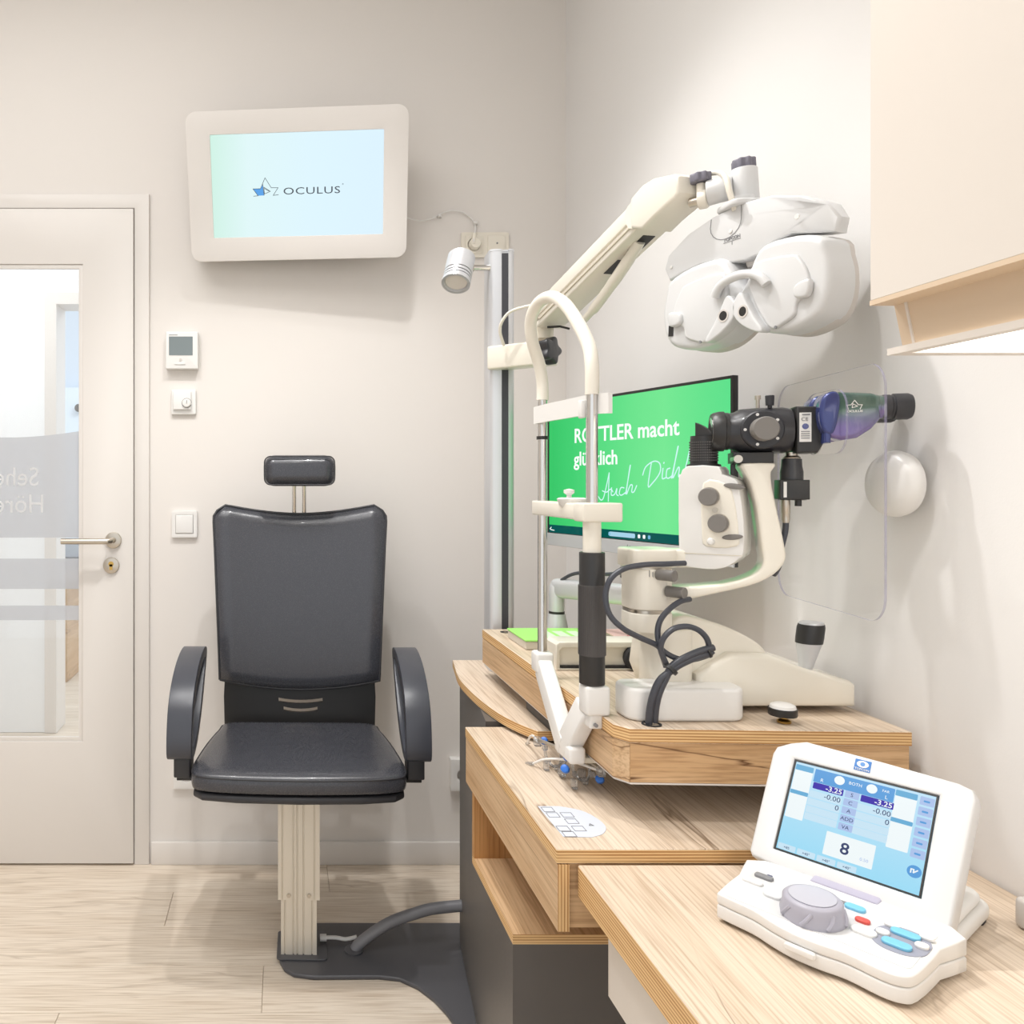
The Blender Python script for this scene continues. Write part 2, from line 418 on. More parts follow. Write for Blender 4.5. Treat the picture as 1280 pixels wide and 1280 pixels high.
# door casing, leaf and glazing
cas = [(-1.398, 0), (-1.398, 2.162), (-.432, 2.162), (-.432, 0), (DR-.004, 0), (DR-.004, DT-.002), (DL+.004, DT-.002), (DL+.004, 0)]
struct('trim_1', B().plate(cas, -.02, .012, XZ(WY), bev=.003, seg=2), M_white)
leaf = [(-1.342, .007), (-.482, .007), (-.482, 2.113), (-1.342, 2.113)]
gl_ = [(-1.179, .399), (-.645, .399), (-.645, 1.9345), (-1.179, 1.9345)]
door = struct('door_1', B().plate(leaf, -.025, .018, XZ(WY), holes=[gl_], bev=.002, seg=2), M_white)
setp(door, 'white interior door leaf with a large frosted glass panel')
bead_in = [(-1.165, .413), (-.659, .413), (-.659, 1.9205), (-1.165, 1.9205)]
part('glazing_bead', B().plate(gl_, .004, .013, XZ(WY), holes=[bead_in], bev=.002, seg=2), M_white, door)
part('glass_pane', B().plate(gl_, -.004, 0, XZ(WY)), M_glass, door)
# frosted film: a tall band with an arched top edge, then two stripes
def band(z0, z1, arch=None):
    top = [(-.659, z1), (-1.165, z1)] if not arch else [(-.659+(-1.165+.659)*k/10, z1 - arch*(1-((k/10-.15)/.85)**2*1.0 if k/10 > .15 else 1) + arch) if False else (-.659-.506*k/10, z1-.024*math.sin(PI*min(1, k/10+.05))) for k in range(11)]
    pts = [(-1.165, z0), (-.659, z0)] + top
    return B().plate(pts, .0006, .0016, XZ(WY))
part('frosted_film', band(1.054, 1.402, True), M_frost, door)
part('frosted_film', band(.888, .986), M_frost, door)
part('frosted_film', band(.787, .834), M_frost, door)
for s, x, z in (('Sehen', -.789, 1.222), ('H\u00f6ren', -.771, 1.135)):
    text('lettering', s, .086, frame((x, WY-.0018, z), (-1, 0, 0), (0, 0, 1), (0, -1, 0)), M_letter, door, sx=.9)
h = part('door_handle', B().tube([(-.545, WY-.03, 1.047), (-.545, WY-.068, 1.047), (-.552, WY-.074, 1.047), (-.57, WY-.075, 1.047), (-.698, WY-.075, 1.047)], .0095, 14), M_steel, door)
part('handle_rose', B().cyl((-.545, WY-.017, 1.047), (-.545, WY-.028, 1.047), .026, bev=.003, seg=32), M_steel, h)
lk = part('lock_rose', B().cyl((-.552, WY-.017, .966), (-.552, WY-.026, .966), .026, bev=.003, seg=32), M_steel, door)
part('lock_cylinder', B().cyl((-.552, WY-.025, .971), (-.552, WY-.028, .971), .0085, seg=18).bx(-.557, -.547, WY-.028, WY-.025, .952, .97), M_brass, lk)
# hall beyond the glass
struct('floor', B().bx(-4.2, .4, WY+.0, 7.2, -.06, -.002), M_floor)
HC = -1.125
struct('wall_hall', B().plate([(-4.2, 0), (-4.2, 3), (.4, 3), (.4, 2.12), (HC, 2.12), (HC, 0)], 0, -.14, XZ(3.95)), M_hall)
struct('wall_far', B().bx(-4.2, .4, 6.96, 7.06, 0, 3), mat('far_paint', (214, 226, 240), .8))
struct('trim_2', B().plate([(HC-.05, 0), (HC-.05, 2.17), (.4, 2.17), (.4, 2.112), (HC+.008, 2.112), (HC+.008, 0)], -.15, .012, XZ(3.95)), M_white)
cn = thing('reception_counter', 'oak counter with grey top seen through the clear door glass', 'counter', (-1.25, 5.4, 0))
part('body', B().bx(-1.75, -1.335, 4.95, 5.9, 0, .70), M_oaky, cn)
part('counter_top', B().bx(-1.78, -1.18, 4.9, 5.95, .70, .78, .004), M_hose, cn)
fd = thing('far_door', 'pale blue door with a dark knob seen through the upper door glass', 'door', (-1.42, 6.86, 0))
part('leaf', B().bx(-1.9, -1.3, 6.86, 6.9, .01, 2.05, .003), mat('pale_blue_lacquer', (226, 238, 250), .5), fd)
part('knob', B().lathe([(0, 0), (.02, 0), (.02, .03), (.034, .04), (.034, .06), (0, .07)], frame((-1.74, 6.86, 1.87), (1, 0, 0), (0, 0, 1), (0, -1, 0))), M_anth, fd)

# ================================================================== WALL FITTINGS
def wallM(u, v, off=0): p = at(u, v, WY); return frame((p.x, WY-off, p.z), (1, 0, 0), (0, 0, 1), (0, -1, 0))
m0 = wallM(228.5, 439.5)
t = thing('digital_thermostat', 'white digital thermostat with grey display on the back wall, above the dial thermostat', 'thermostat', tuple(at(228.5, 439.5, WY)))
part('housing', B().plate(rrect(.104, .12, .004), 0, .026, m0, bev=.003), M_plast, t)
part('display', B().plate(rrect(.076, .06, .001, 2), .0262, .027, m0 @ T(-.003, .014, 0)), M_lcd, t)
part('button', B().plate(circ(.004, 12), .026, .0285, m0 @ T(-.004, -.03, 0)), M_instg, t)
part('rocker', B().plate(rrect(.034, .005, .002, 3), .026, .0285, m0 @ T(-.006, -.043, 0)), M_plast, t)
part('marking', B().strokes([[(-.04, .049), (-.014, .049)]], .002, .0262, m0), M_print, t)
m0 = wallM(230, 503)
t = thing('dial_thermostat', 'white square thermostat with small round setting dial, between thermostat and switch', 'thermostat', tuple(at(230, 503, WY)))
part('frame', B().plate(rrect(.08, .081, .004), 0, .011, m0, bev=.003), M_plast, t)
part('cover', B().plate(rrect(.058, .058, .002, 2), .011, .019, m0 @ T(-.004, .004, 0), bev=.002), M_plast, t)
part('dial', B().plate(circ(.0135), .019, .025, m0 @ T(.011, -.004, 0), bev=.002), M_plast, t)
part('dial_mark', B().strokes([[(.011, -.006), (.012, .004)]], .0018, .0252, m0), M_print, t)
part('dial_outline', B().strokes([circ(.0155, 20, .011, -.004)], .001, .0192, m0), M_print, t)
m0 = wallM(231, 655)
t = thing('light_switch', 'white square rocker light switch left of the chair backrest', 'switch', tuple(at(231, 655, WY)))
part('frame', B().plate(rrect(.082, .086, .005), 0, .011, m0, holes=[rrect(.058, .06, .002, 2)], bev=.003), M_plast, t)
part('rocker', B().plate(rrect(.0565, .0585, .002, 2), 0, .0135, m0, bev=.002), M_plast, t)
# double socket, with the screen's plug in its left half
m0 = wallM(605.5, 307)
t = thing('double_socket', 'white double wall socket behind the top of the silver column', 'socket', tuple(at(605.5, 307, WY)))
part('frame', B().plate(rrect(.153, .08, .003), 0, .010, m0, holes=[rrect(.056, .058, .002, 2, -.036, 0), rrect(.056, .058, .002, 2, .036, 0)], bev=.002), M_cream, t)
part('socket_insert', B().plate(rrect(.0555, .0575, .002, 2), 0, .013, m0 @ T(-.036, 0, 0), holes=[circ(.0205)], bev=.0015), M_cream, t)
part('blank_insert', B().plate(rrect(.0555, .0575, .002, 2), 0, .013, m0 @ T(.036, 0, 0), bev=.0015), M_cream, t)
part('screw', B().plate(circ(.0028, 10), .013, .0142, m0 @ T(.038, .004, 0)), M_print, t)
m0 = wallM(233, 969)
t = thing('wall_socket', 'white wall socket near the floor, mostly hidden behind the left armrest post', 'socket', tuple(at(233, 969, WY)))
part('frame', B().plate(rrect(.08, .081, .004), 0, .012, m0, holes=[circ(.021)], bev=.003), M_plast, t)
part('socket_well', B().plate(circ(.0208), .0, .003, m0), M_instg, t)
m0 = wallM(577, 965)
t = thing('wall_socket', 'white wall socket near the floor between chair and anthracite cabinet', 'socket', tuple(at(577, 965, WY)))
part('frame', B().plate(rrect(.082, .1, .004), 0, .03, m0, holes=[circ(.021)], bev=.003), M_plast, t)
part('socket_well', B().plate(circ(.0208), .0, .006, m0), M_instg, t)
# round knob on the right wall
t = thing('wall_disc', 'white round domed disc on the right wall beside the clear shield', 'wall disc', (WX, 1.165, 1.229))
mk = frame((WX, 1.165, 1.229), (0, 1, 0), (0, 0, 1), (-1, 0, 0))
part('cap', B().lathe([(0, .046), (.03, .044), (.042, .039), (.0475, .031), (.0485, .024), (.046, .016), (.036, .011), (0, .010)], mk, 40), M_plast, t)
part('stem', B().lathe([(0, 0), (.02, 0), (.018, .012), (0, .012)], mk), M_plast, t)

# ------------------------------------------------------------------ acuity screen on the back wall
ya, ti = math.radians(-4.5), math.radians(-15)
d = V((math.cos(ya), math.sin(ya), 0)); bk = V((-d.y, d.x, 0)); up = bk*math.sin(ti) + V((0, 0, 1))*math.cos(ti); nn = d.cross(up)
FM = frame((.0411, 2.42, 2.1399), d, up, nn)
t = thing('wall_monitor', 'white framed wall screen showing a star logo, tilted down high on the back wall', 'monitor', (.05, 2.50, 2.13))
part('housing', B().plate(rrect(.665, .433, .032, 8, 0, -.0085), -.058, 0, FM, holes=[rrect(.521, .297, .002, 2, .0003, -.0065)], bev=.010, seg=4), M_white, t)
part('back_cover', B().plate(rrect(.60, .38, .03, 6, 0, -.0085), -.075, -.05, FM), M_white, t)
scr = part('screen', B().plate(rrect(.527, .303, .002, 2, .0003, -.0065), -.016, -.007, FM),
     emit('acuity_screen', (218, 240, 250), .98, ('X', [(0, (206, 240, 226)), (.22, (222, 245, 246)), (.6, (220, 243, 252)), (1, (218, 240, 253))])), t)
part('wall_bracket', B().bx(-.12, .22, 2.545, WY, 2.02, 2.22).bx(.0, .12, 2.50, 2.56, 2.06, 2.18), M_blackp, t)
q = lambda x, y: ((300+x/8.533-371)*.00239, (228-(210+y/8.533))*.00239)
star = [[q(*p) for p in ((130, 280), (180, 277), (125, 205), (208, 205), (260, 95), (325, 198), (400, 200), (345, 277), (402, 272))], [q(245, 190), q(315, 235), q(250, 260), q(245, 190)], [q(232, 150), q(246, 275)], [q(250, 205), q(300, 232)]]
part('star_outline', B().strokes(star, .0015, -.0066, FM), M_dark, scr)
part('star_fill', B().plate([q(*p) for p in ((130, 207), (208, 207), (235, 160), (246, 275), (182, 276))], -.0069, -.0066, FM), emit('star_blue', (92, 168, 240), .9), scr)
text('lettering', 'OCULUS', .0285, FM @ T(*q(452, 272), -.0066), M_dark, scr, sx=1.5, space=1.08)
part('trademark_ring', B().strokes([circ(.0016, 10, *q(1102, 182))], .0009, -.0066, FM), M_dark, scr)
t = thing('power_cable', 'thin white cable running from the wall screen to the double socket', 'cable', tuple(at(555, 270, 2.57)))
part('cord', B().tube([at(505, 271, 2.5), at(525, 276, 2.56), at(540, 273, 2.58), at(552, 267, 2.58), at(566, 263, 2.58), at(580, 266, 2.58), at(590, 274, 2.58), at(594, 284, 2.578), at(593, 294, 2.56), at(592, 302, 2.555)], .0024, 8, 4), M_plast, t)
for (u, v) in ((549, 270), (594, 279)):
    c = at(u, v, 2.582); part('cable_clip', B().box((c.x, 2.581, c.z), (.012, .018, .009), .003).cyl((c.x+.008, 2.578, c.z-.004), (c.x+.008, WY, c.z-.004), .002, seg=8), M_plast, t)
part('plug', B().lathe([(0, 0), (.019, 0), (.019, .022), (.015, .03), (0, .031)], wallM(592, 307, .003)).tube([at(592, 305, 2.56), at(593, 292, 2.56)], .006, 10), M_cream, t)

# ------------------------------------------------------------------ wall cabinet with light box
cx0, cy1, cz = .615, .839, 1.42
t = thing('wall_cabinet', 'white wall cabinet with a lit box underneath, upper right above the desk', 'cabinet', (.76, .5, 1.365))
part('carcass', B().bx(cx0, WX-.001, -.3, cy1, cz, 2.62, .0015, 1), M_cabw, t)
part('bottom_strip', B().bx(cx0, .641, -.3, cy1, cz-.004, cz+.001), M_cabin, t)
prof = [(.640, cz), (WX-.001, cz), (WX-.001, 1.371), (.650, 1.371)]
yz = frame((0, cy1, 0), (1, 0, 0), (0, 0, 1), (0, -1, 0))
part('light_box', B().plate(prof, 0, 1.1, yz), M_cabin, t)
part('end_strip', B().plate([(.6385, cz), (.645, cz), (.6545, 1.371), (.6485, 1.371)], .015, .0175, yz), M_cabw, t)
part('frame_rim', B().plate([(.634, -.26), (WX-.001, -.26), (WX-.001, cy1+.001), (.634, cy1+.001)], 1.364, 1.371, I4, holes=[[(.646, -.245), (.9, -.245), (.9, cy1-.016), (.646, cy1-.016)]]), M_cabw, t)
part('diffuser', B().bx(.646, .9, -.245, cy1-.016, 1.366, 1.3705), emit('cabinet_light', (255, 248, 236), 3.0), t)

# ================================================================== FURNITURE
# anthracite cabinet
left = [(.47, 2.13), (.455, 2.0), (.437, 1.82), (.404, 1.56), (.37, 1.289)]
right_ = [(.885, 1.289), (.885, 2.13)]
t = thing('instrument_cabinet', 'anthracite floor cabinet with curved side and an open oak shelf, under the instrument tables', 'cabinet', (.62, 1.75, .012))
part('body', B().plate(spoly(left, 5, False)+[V(p) for p in right_], .0, .487, I4), M_anth, t)
up_ = [V((.47, 2.13)), V((.455, 2.0)), V((.437, 1.82)), V((.415, 1.64))]
part('upper_body', B().plate(spoly(up_, 5, False)+[V((.885, 1.64)), V((.885, 2.13))], .487, .742, I4).bx(.405, .885, 1.566, 1.64, .487, .715), M_anth, t)
part('shelf', B().bx(.37, .885, 1.289, 1.566, .487, .503), [M_oaky, M_ply], t, side=(0, 0, 1))
part('side_panel', B().bx(.37, .885, 1.55, 1.566, .503, .6245), M_oakz, t)
part('back_panel', B().bx(.60, .885, 1.289, 1.55, .503, .62), M_oakz, t)
# lower instrument table
t = thing('instrument_table', 'oak topped low instrument table with plywood edges, behind the desk', 'table', (.62, 1.35, .7165))
part('table_top', B().bx(.369, .9, 1.08, 1.622, .716, .736, .0012, 1), [M_counterw, M_ply], t, side=(0, 0, 1))
part('side_apron', B().bx(.3705, .386, 1.079, 1.622, .625, .715), [M_oaky, M_plyx], t, side=(1, 0, 0))
part('front_apron', B().bx(.387, .9, 1.086, 1.10, .627, .715), M_oakx, t)
part('bottom_board', B().bx(.386, .9, 1.10, 1.549, .625, .635), M_oaky, t)
kp = [(.389, 1.222), (.421, 1.222), (.449, 1.206), (.462, 1.177), (.463, 1.148), (.45, 1.126), (.43, 1.115), (.391, 1.117)]
kp = kp[:1] + spoly(kp[1:-1], 4, False) + kp[-1:]
kf = part('keypad', B().plate(kp, .7361, .7368), M_keypad, t, label='pale membrane keypad set in the table top')
sq = [(.4, 1.209), (.401, 1.189), (.422, 1.189), (.421, 1.167), (.4, 1.142), (.422, 1.142), (.402, 1.124)]
for (x, y) in sq:
    part('key_outline', B().strokes([[(x-.008, y-.008), (x+.008, y-.008), (x+.008, y+.008), (x-.008, y+.008), (x-.008, y-.008)]], .0008, .7369), M_print, kf)
part('keypad_logo', B().strokes([[(.441, 1.152), (.444, 1.158), (.447, 1.152), (.441, 1.152)]], .0012, .7369), M_print, kf)
# curved counter
cc = [(.448, 2.117), (.436, 2.03), (.425, 1.95), (.421, 1.872), (.425, 1.746), (.438, 1.636), (.457, 1.565), (.481, 1.512)]
t = part('curved_counter', B().plate(spoly([V(p) for p in cc], 4, False)+[V((.885, 1.512)), V((.885, 2.117))], .743, .762, bev=.001, seg=1), [M_counterw, M_ply], side=(0, 0, 1), loc=(.6, 1.85, .743))
setp(t, 'small oak counter with a curved front edge behind the instrument table', 'counter')
dv = thing('black_device', 'small black box lying on the curved counter under the slit lamp table', 'device', (.545, 1.6, .762))
part('case', B().bx(.502, .60, 1.50, 1.655, .763, .783, .003), M_blackp, dv)
part('front_slot', B().bx(.53, .57, 1.4985, 1.501, .769, .773), M_black, dv)
# slit lamp table
st = [(.502, 1.158), (.487, 1.18), (.484, 1.945), (.897, 1.945), (.897, 1.1415)]
t = thing('slit_lamp_table', 'thick oak swivel table with plywood edge carrying the slit lamp', 'table', (.69, 1.5, .794))
part('table_top', B().plate(st, .854, .875, bev=.001, seg=1), [M_counterw, M_ply], t, side=(0, 0, 1))
ap = [(.504, 1.161), (.489, 1.183), (.486, 1.943), (.895, 1.943), (.895, 1.144)]
part('apron', B().plate(ap, .796, .8535), M_oakx, t)
part('side_veneer', B().plate([(.4872, 1.184), (.4842, 1.943), (.487, 1.943), (.490, 1.184)], .7962, .8533), M_oaky, t)
part('side_veneer', B().plate([(.5022, 1.1605), (.4868, 1.183), (.4895, 1.184), (.506, 1.163)], .7962, .8533), M_oaky, t)
part('bottom_panel', B().plate(ap, .793, .7955), M_white, t)
part('cable_grommet', B().plate(circ(.012, 18, .529, 1.905), .875, .8765, holes=[circ(.007, 18, .529, 1.905)]), M_rubber, t)
part('support_post', B().cyl((.75, 1.62, .763), (.75, 1.62, .793), .03, seg=24), M_alu, t)
# desk
t = thing('desk', 'oak desk with thick plywood edge in the foreground right, carrying the control console', 'desk', (.65, .65, .0))
part('desk_top', B().bx(.396, .912, -.2, 1.0755, .674, .717, .0015, 1), [M_counterw, M_ply], t, side=(0, 0, 1))
dr = part('drawer_unit', B().bx(.43, .905, -.1, 1.06, .55, .674, .002, 1), M_cabw, t)
part('support_panel', B().bx(.60, .905, .2, .218, .0, .55), M_white, t)

# floor plate and conduit
fp = [(-.016, 2.13), (-.014, 2.10), (-.009, 2.045), (.003, 2.01), (.026, 1.988), (.075, 1.978), (.2376, 1.98), (.286, 1.971), (.326, 1.939), (.3555, 1.894), (.376, 1.845), (.388, 1.80), (.40, 1.70), (.405, 1.55), (.42, 1.40), (.6, 1.40), (.6, 2.22), (.04, 2.22), (.005, 2.205), (-.012, 2.17)]
t = part('floor_plate', B().plate(fp, 0, .0115, bev=.004, seg=3), M_plate, loc=(.2, 2.05, 0))
setp(t, 'anthracite steel floor plate joining chair pole and cabinet', 'base plate')
t = thing('conduit', 'grey flexible conduit arching from the floor plate to the anthracite cabinet', 'conduit', (.2, 2.1, .012))
part('hose', B().tube([at(444, 1187, 2.085), at(449, 1180, 2.085), at(468, 1165, 2.085), at(490, 1152, 2.085), at(515, 1143, 2.085), at(540, 1136, 2.085), at(578, 1132, 2.085)], .0145, 16, 5), M_hose, t)
part('collar', B().lathe([(0, 0), (.024, 0), (.024, .004), (.018, .007), (0, .007)], T(.184, 2.085, .0115)), M_plate, t)
t = thing('cable_stub', 'short white cable with gland between the chair pole and the conduit', 'cable', (.12, 2.12, .03))
part('cord', B().tube([at(402, 1172, 2.12), at(420, 1172, 2.12), at(432, 1174, 2.12), at(446, 1171, 2.12)], .005, 10, 3), M_plast, t)
part('gland', B().cyl(at(400, 1172, 2.12), at(408, 1172, 2.12), .009, seg=8), M_plast, t)

# ================================================================== COLUMN, LAMP, PHOROPTER ARM
cxm, cym = .546, 2.02
t = thing('instrument_column', 'tall silver column with black slot standing behind the slit lamp table', 'column', (cxm, cym, .7625))
cr_ = Matrix.Translation((cxm, cym, 0)) @ Matrix.Rotation(math.radians(-4), 4, 'Z')
pro = [(-.0315, -.022), (-.029, -.033), (-.022, -.038), (-.002, -.0385), (-.002, -.031), (.0145, -.031), (.0145, -.0385), (.022, -.037), (.029, -.031), (.0315, -.02), (.0315, .035), (-.0315, .035)]
part('post', B().plate(pro, .7625, 1.805, cr_), M_alu, t, smooth=50)
part('slot', B().bx(-.002, .0145, -.0375, -.028, .77, 1.80, M=cr_), M_slot, t)
part('cap', B().plate([(x*1.01, y*1.01) for x, y in pro], 1.805, 1.811, cr_, bev=.001, seg=1), M_alu, t)
# spot lamp on its rod
t = thing('spot_lamp', 'small silver cylindrical spot lamp on a rod at the top of the column', 'lamp', tuple(at(575, 338, 2.0)))
la = at(577, 321, 2.0); lb = at(570.5, 351, 1.965); ax = (lb-la).normalized(); L = (lb-la).length + .01
LM = Matrix.Translation(la) @ ax.to_track_quat('Z', 'Y').to_matrix().to_4x4()
part('head', B().lathe([(0, 0), (.030, 0), (.034, .003), (.0345, L*.62), (.033, L*.63), (.033, L*.655), (.0345, L*.66), (.0345, L*.74), (.033, L*.745), (.033, L*.77), (.0345, L*.775), (.0345, L*.84), (.033, L*.845), (.033, L*.87), (.035, L*.875), (.035, L), (.029, L), (.027, L*.9), (0, L*.9)], LM, 36), M_alu, t)
for zz in (.642, .757, .857):
    part('groove', B().lathe([(.0328, L*zz-.0012), (.0338, L*zz-.0012), (.0338, L*zz+.0012), (.0328, L*zz+.0012)], LM, 36), M_slot, t)
part('lens', B().lathe([(0, L*.905), (.0268, L*.905), (.0268, L*.93), (0, L*.94)], LM), mat('lamp_lens', (226, 218, 212), .15), t)
part('rod', B().cyl(at(590, 335, 1.99), at(612, 335, 1.995), .0075).cyl(at(590, 335, 1.99), at(592, 335, 1.99), .009), M_chrome, t)
# phoropter arm
t = thing('phoropter_boom', 'cream articulated arm reaching from the silver column up to the phoropter', 'arm', tuple(at(690, 445, 1.92)))
A = at(624, 448, 1.985); Bp = at(688, 447, 1.90); dx = (Bp-A); dx.z = 0; ln = dx.length; dx.normalize(); side = V((0, 0, 1)).cross(dx)
BF = frame(A, dx, side, (0, 0, 1))
part('bracket', B().box((ln/2-.006, 0, 0), (ln+.03, .05, .058), .005, M=BF), M_cream, t)
for u, z in ((634, 439), (634, 458)):
    c = at(u, z, 1.955); part('screw', B().cyl(c, c-side*.006*(1 if side.y > 0 else -1), .006, seg=10), M_steel, t)
pv = at(683, 420, 1.90)
pk = part('pivot', B().cyl(at(680, 424, 1.9), at(680, 408, 1.9), .022).cyl(at(680, 432, 1.9), at(680, 424, 1.9), .017), M_cream2, t)
part('pivot_ring', B().lathe([(.0175, 0), (.021, 0), (.021, .006), (.0175, .006)], Matrix.Translation(at(680, 430, 1.9))), M_brass, pk)
kc = at(677, 440, 1.868); kd = V((.62, -.78, .03)).normalized()
KM = Matrix.Translation(kc) @ kd.to_track_quat('Z', 'Y').to_matrix().to_4x4()
lob = [((.0285+.005*math.cos(5*a))*math.cos(a), (.0285+.005*math.cos(5*a))*math.sin(a)) for a in [2*PI*k/50 for k in range(50)]]
part('star_knob', B().plate(lob, .006, .034, KM, bev=.005).cyl(kc-kd*.006, kc+kd*.01, .010), M_blackg, t)
LA = at(688, 394, 1.87); LB = at(822, 262, 1.50); ad = (LB-LA).normalized(); sd = V((0, 0, 1)).cross(ad).normalized(); au = ad.cross(sd)
AL = (LB-LA).length; AF = frame(LA, ad, sd, au)
bm_ = part('arm_beam', B().box((AL/2, 0, 0), (AL+.03, .066, .054), .004, M=AF), M_cream, t)
part('side_cover', B().box((AL/2-.01, -.034, .010), (AL+.01, .006, .030), .0025, M=AF), M_cream, bm_)
part('side_rail', B().box((AL/2+.0, -.0345, -.014), (AL-.01, .003, .004), .001, M=AF), M_cream2, bm_)
part('end_plate', B().plate(rrect(.06, .050, .02, 6), -.003, .005, frame(LA+ad*(AL-.012)-sd*.034, ad, au, -sd)), M_cream, bm_)
for s_, z_ in ((AL-.004, -.006), (AL-.012, .016), (.006, -.016)):
    c = LA+ad*s_-sd*.038+au*z_; part('screw', B().cyl(c, c-sd*.004, .0035, seg=10), M_steel, bm_)
for s_ in (AL*.62, AL*.83):
    c = LA+ad*s_-au*.0272; part('slot', B().box((s_, .006, -.0272), (.05, .026, .002), M=AF), M_black, bm_)
part('slot', B().box((AL*.985, 0, -.0275), (.008, .06, .003), M=AF), M_black, bm_)
hA = LA+ad*(AL*.80)-au*.034; 
part('handle', B().tube([LA+ad*AL*.84-au*.026, LA+ad*AL*.76-au*.038, LA+ad*AL*.60-au*.056, LA+ad*AL*.40-au*.074, LA+ad*AL*.28-au*.078], [.011, .012, .011, .008], 12, 5), M_cream, t)
part('lever', B().tube([at(684, 409, 1.86), at(700, 408, 1.85), at(712, 411, 1.84)], .0025, 8), M_black, t)
# end block and head joint
E0 = at(812, 262, 1.505); E1 = at(866, 254, 1.40); ed = (E1-E0); ed.z = 0; EL = ed.length; ed.normalize(); es = V((0, 0, 1)).cross(ed); EF = frame(E0, ed, es, (0, 0, 1))
blk = [(-.012, -.034), (.02, -.046), (.05, -.034), (EL-.004, -.018), (EL+.004, -.010), (EL+.004, .018), (EL-.006, .026), (.05, .038), (.02, .036), (-.012, .022)]
part('end_block', B().plate(blk, -.034, .034, frame(E0, ed, (0, 0, 1), -es), bev=.006), M_cream, t)
part('shaft', B().cyl(at(862, 254, 1.405), at(884, 249, 1.385), .008), M_steel, t)
part('clamp', B().cyl(at(873, 251, 1.39), at(885, 248, 1.38), .016, bev=.003).cyl(at(876, 246, 1.386), at(876, 230, 1.386), .007), M_cream, t)
def wing(c, r, hgt, ax_=(0, 0, 1)):
    l = [((r+r*.09*math.cos(8*a))*math.cos(a), (r+r*.09*math.cos(8*a))*math.sin(a)) for a in [2*PI*k/64 for k in range(64)]]
    return B().plate(l, -hgt/2, hgt/2, Matrix.Translation(c) @ V(ax_).to_track_quat('Z', 'Y').to_matrix().to_4x4(), bev=.003)
part('clamp_knob', wing(at(875.5, 223, 1.386), .0165, .016, (-.05, 0, 1)), M_greyk, t)
part('collar', B().cyl(at(883, 242, 1.383), at(916, 234, 1.362), .0215, .0205, 28, .003), M_inst, t)
part('swivel_post', B().cyl(at(931, 256, 1.358), at(929, 212, 1.358), .0225, .0215, 32, .002), M_inst, t)
part('top_knob', wing(at(929.5, 206, 1.358), .0175, .018, (-.06, 0, 1)), M_greyk, t)
part('cable', B().tube([at(842, 234, 1.46), at(868, 222, 1.42), at(886, 217, 1.39), at(899, 216, 1.37), at(907, 222, 1.345), at(912, 240, 1.335), at(919, 263, 1.335)], .0048, 10, 5), M_cream, t)
t = thing('arm_cable', 'thin cream cable looping from the column bracket to the phoropter arm', 'cable', tuple(at(627, 400, 1.93)))
part('cord', B().tube([at(630, 432, 1.94), at(625, 415, 1.93), at(627, 403, 1.92), at(636, 391, 1.91), at(650, 385, 1.9), at(668, 382, 1.885), at(676, 388, 1.87)], .0036, 10, 5), M_cream, t)

# ------------------------------------------------------------------ phoropter
a_ = V((.353, -.9356, 0)); n_ = V((-.9356, -.353, 0)); PO = V((.764, 1.32, 1.54))
PF = frame(PO, a_, (0, 0, 1), n_)
t = thing('phoropter', 'white automated phoropter head with two lens housings, hanging from the cream arm', 'phoropter', tuple(PO))
beam = [(-.163, .083), (-.155, .106), (-.113, .132), (-.06, .147), (-.012, .153), (.05, .148), (.098, .132), (.130, .112), (.143, .088), (.138, .066), (.115, .070), (.082, .078), (.052, .073), (.034, .061), (.003, .056), (-.035, .061), (-.055, .068), (-.085, .073), (-.13, .066), (-.152, .060)]
bb = B().plate([(x, y) for x, y in beam], -.040, .006, bev=.0035, seg=3)
bb.plate(rrect(.20, .06, .02, 5, -.01, .105), -.062, -.036, bev=.006)
for vv in bb.bm.verts:                                                      # the right end sweeps back
    if vv.co.x > .100 and vv.co.z > -.02: vv.co.z -= (vv.co.x-.100)*.55
part('beam', bb, M_inst, t, F=PF)
part('beam_front_seam', B().strokes([[(-.062, .143)]+[(-.034+.030*math.cos(a), .128-.026*math.sin(a)) for a in [PI*k/10 for k in range(10, -1, -1)]][::1]+[(-.004, .150)]], .0012, .0061, PF), M_print, t)
part('mount_foot', B().plate(rrect(.07, .06, .012), .150, .160, Matrix.Translation((.776, 1.345, 1.54)), bev=.003).cyl((.776, 1.352, 1.69), (.776, 1.352, 1.712), .02), M_inst, t)
text('lettering', 'TOPCON', .0075, PF @ T(-.0375, .0975, .0062), M_print, t, bold=.0002)
part('pupil_mark', B().strokes([[(-.0215, .094), (-.0215, .089)], [(-.0375, .0955), (-.0055, .0955)]], .0009, .0061, PF), M_print, t)
for (x, y, r) in ((-.147, .083, .0032), (.093, .100, .0042), (-.024, .112, .0035)):
    part('screw_cap', B().plate(circ(r, 14, x, y), .006, .0078, PF, bev=.0006, seg=1), M_plast, t)
unit = [(.045, .070), (.021, .047), (.008, .018), (-.006, .001), (-.006, -.025), (.010, -.047), (.035, -.064), (.062, -.074), (.094, -.077), (.131, -.07), (.155, -.057), (.168, -.031), (.171, .003), (.164, .033), (.155, .056), (.107, .070)]
cover = [(.034, .043), (.023, .014), (.026, -.006), (.044, -.040), (.067, -.068), (.09, -.064), (.112, -.053), (.116, -.036), (.138, -.020), (.136, .006), (.122, .030), (.106, .040)]
wingp = [(.018, -.002), (.010, -.010), (.004, -.024), (.012, -.044), (.034, -.061), (.060, -.072), (.066, -.067), (.050, -.046), (.034, -.020), (.025, -.004)]
wingp = [(x-.008, y) for x, y in wingp]
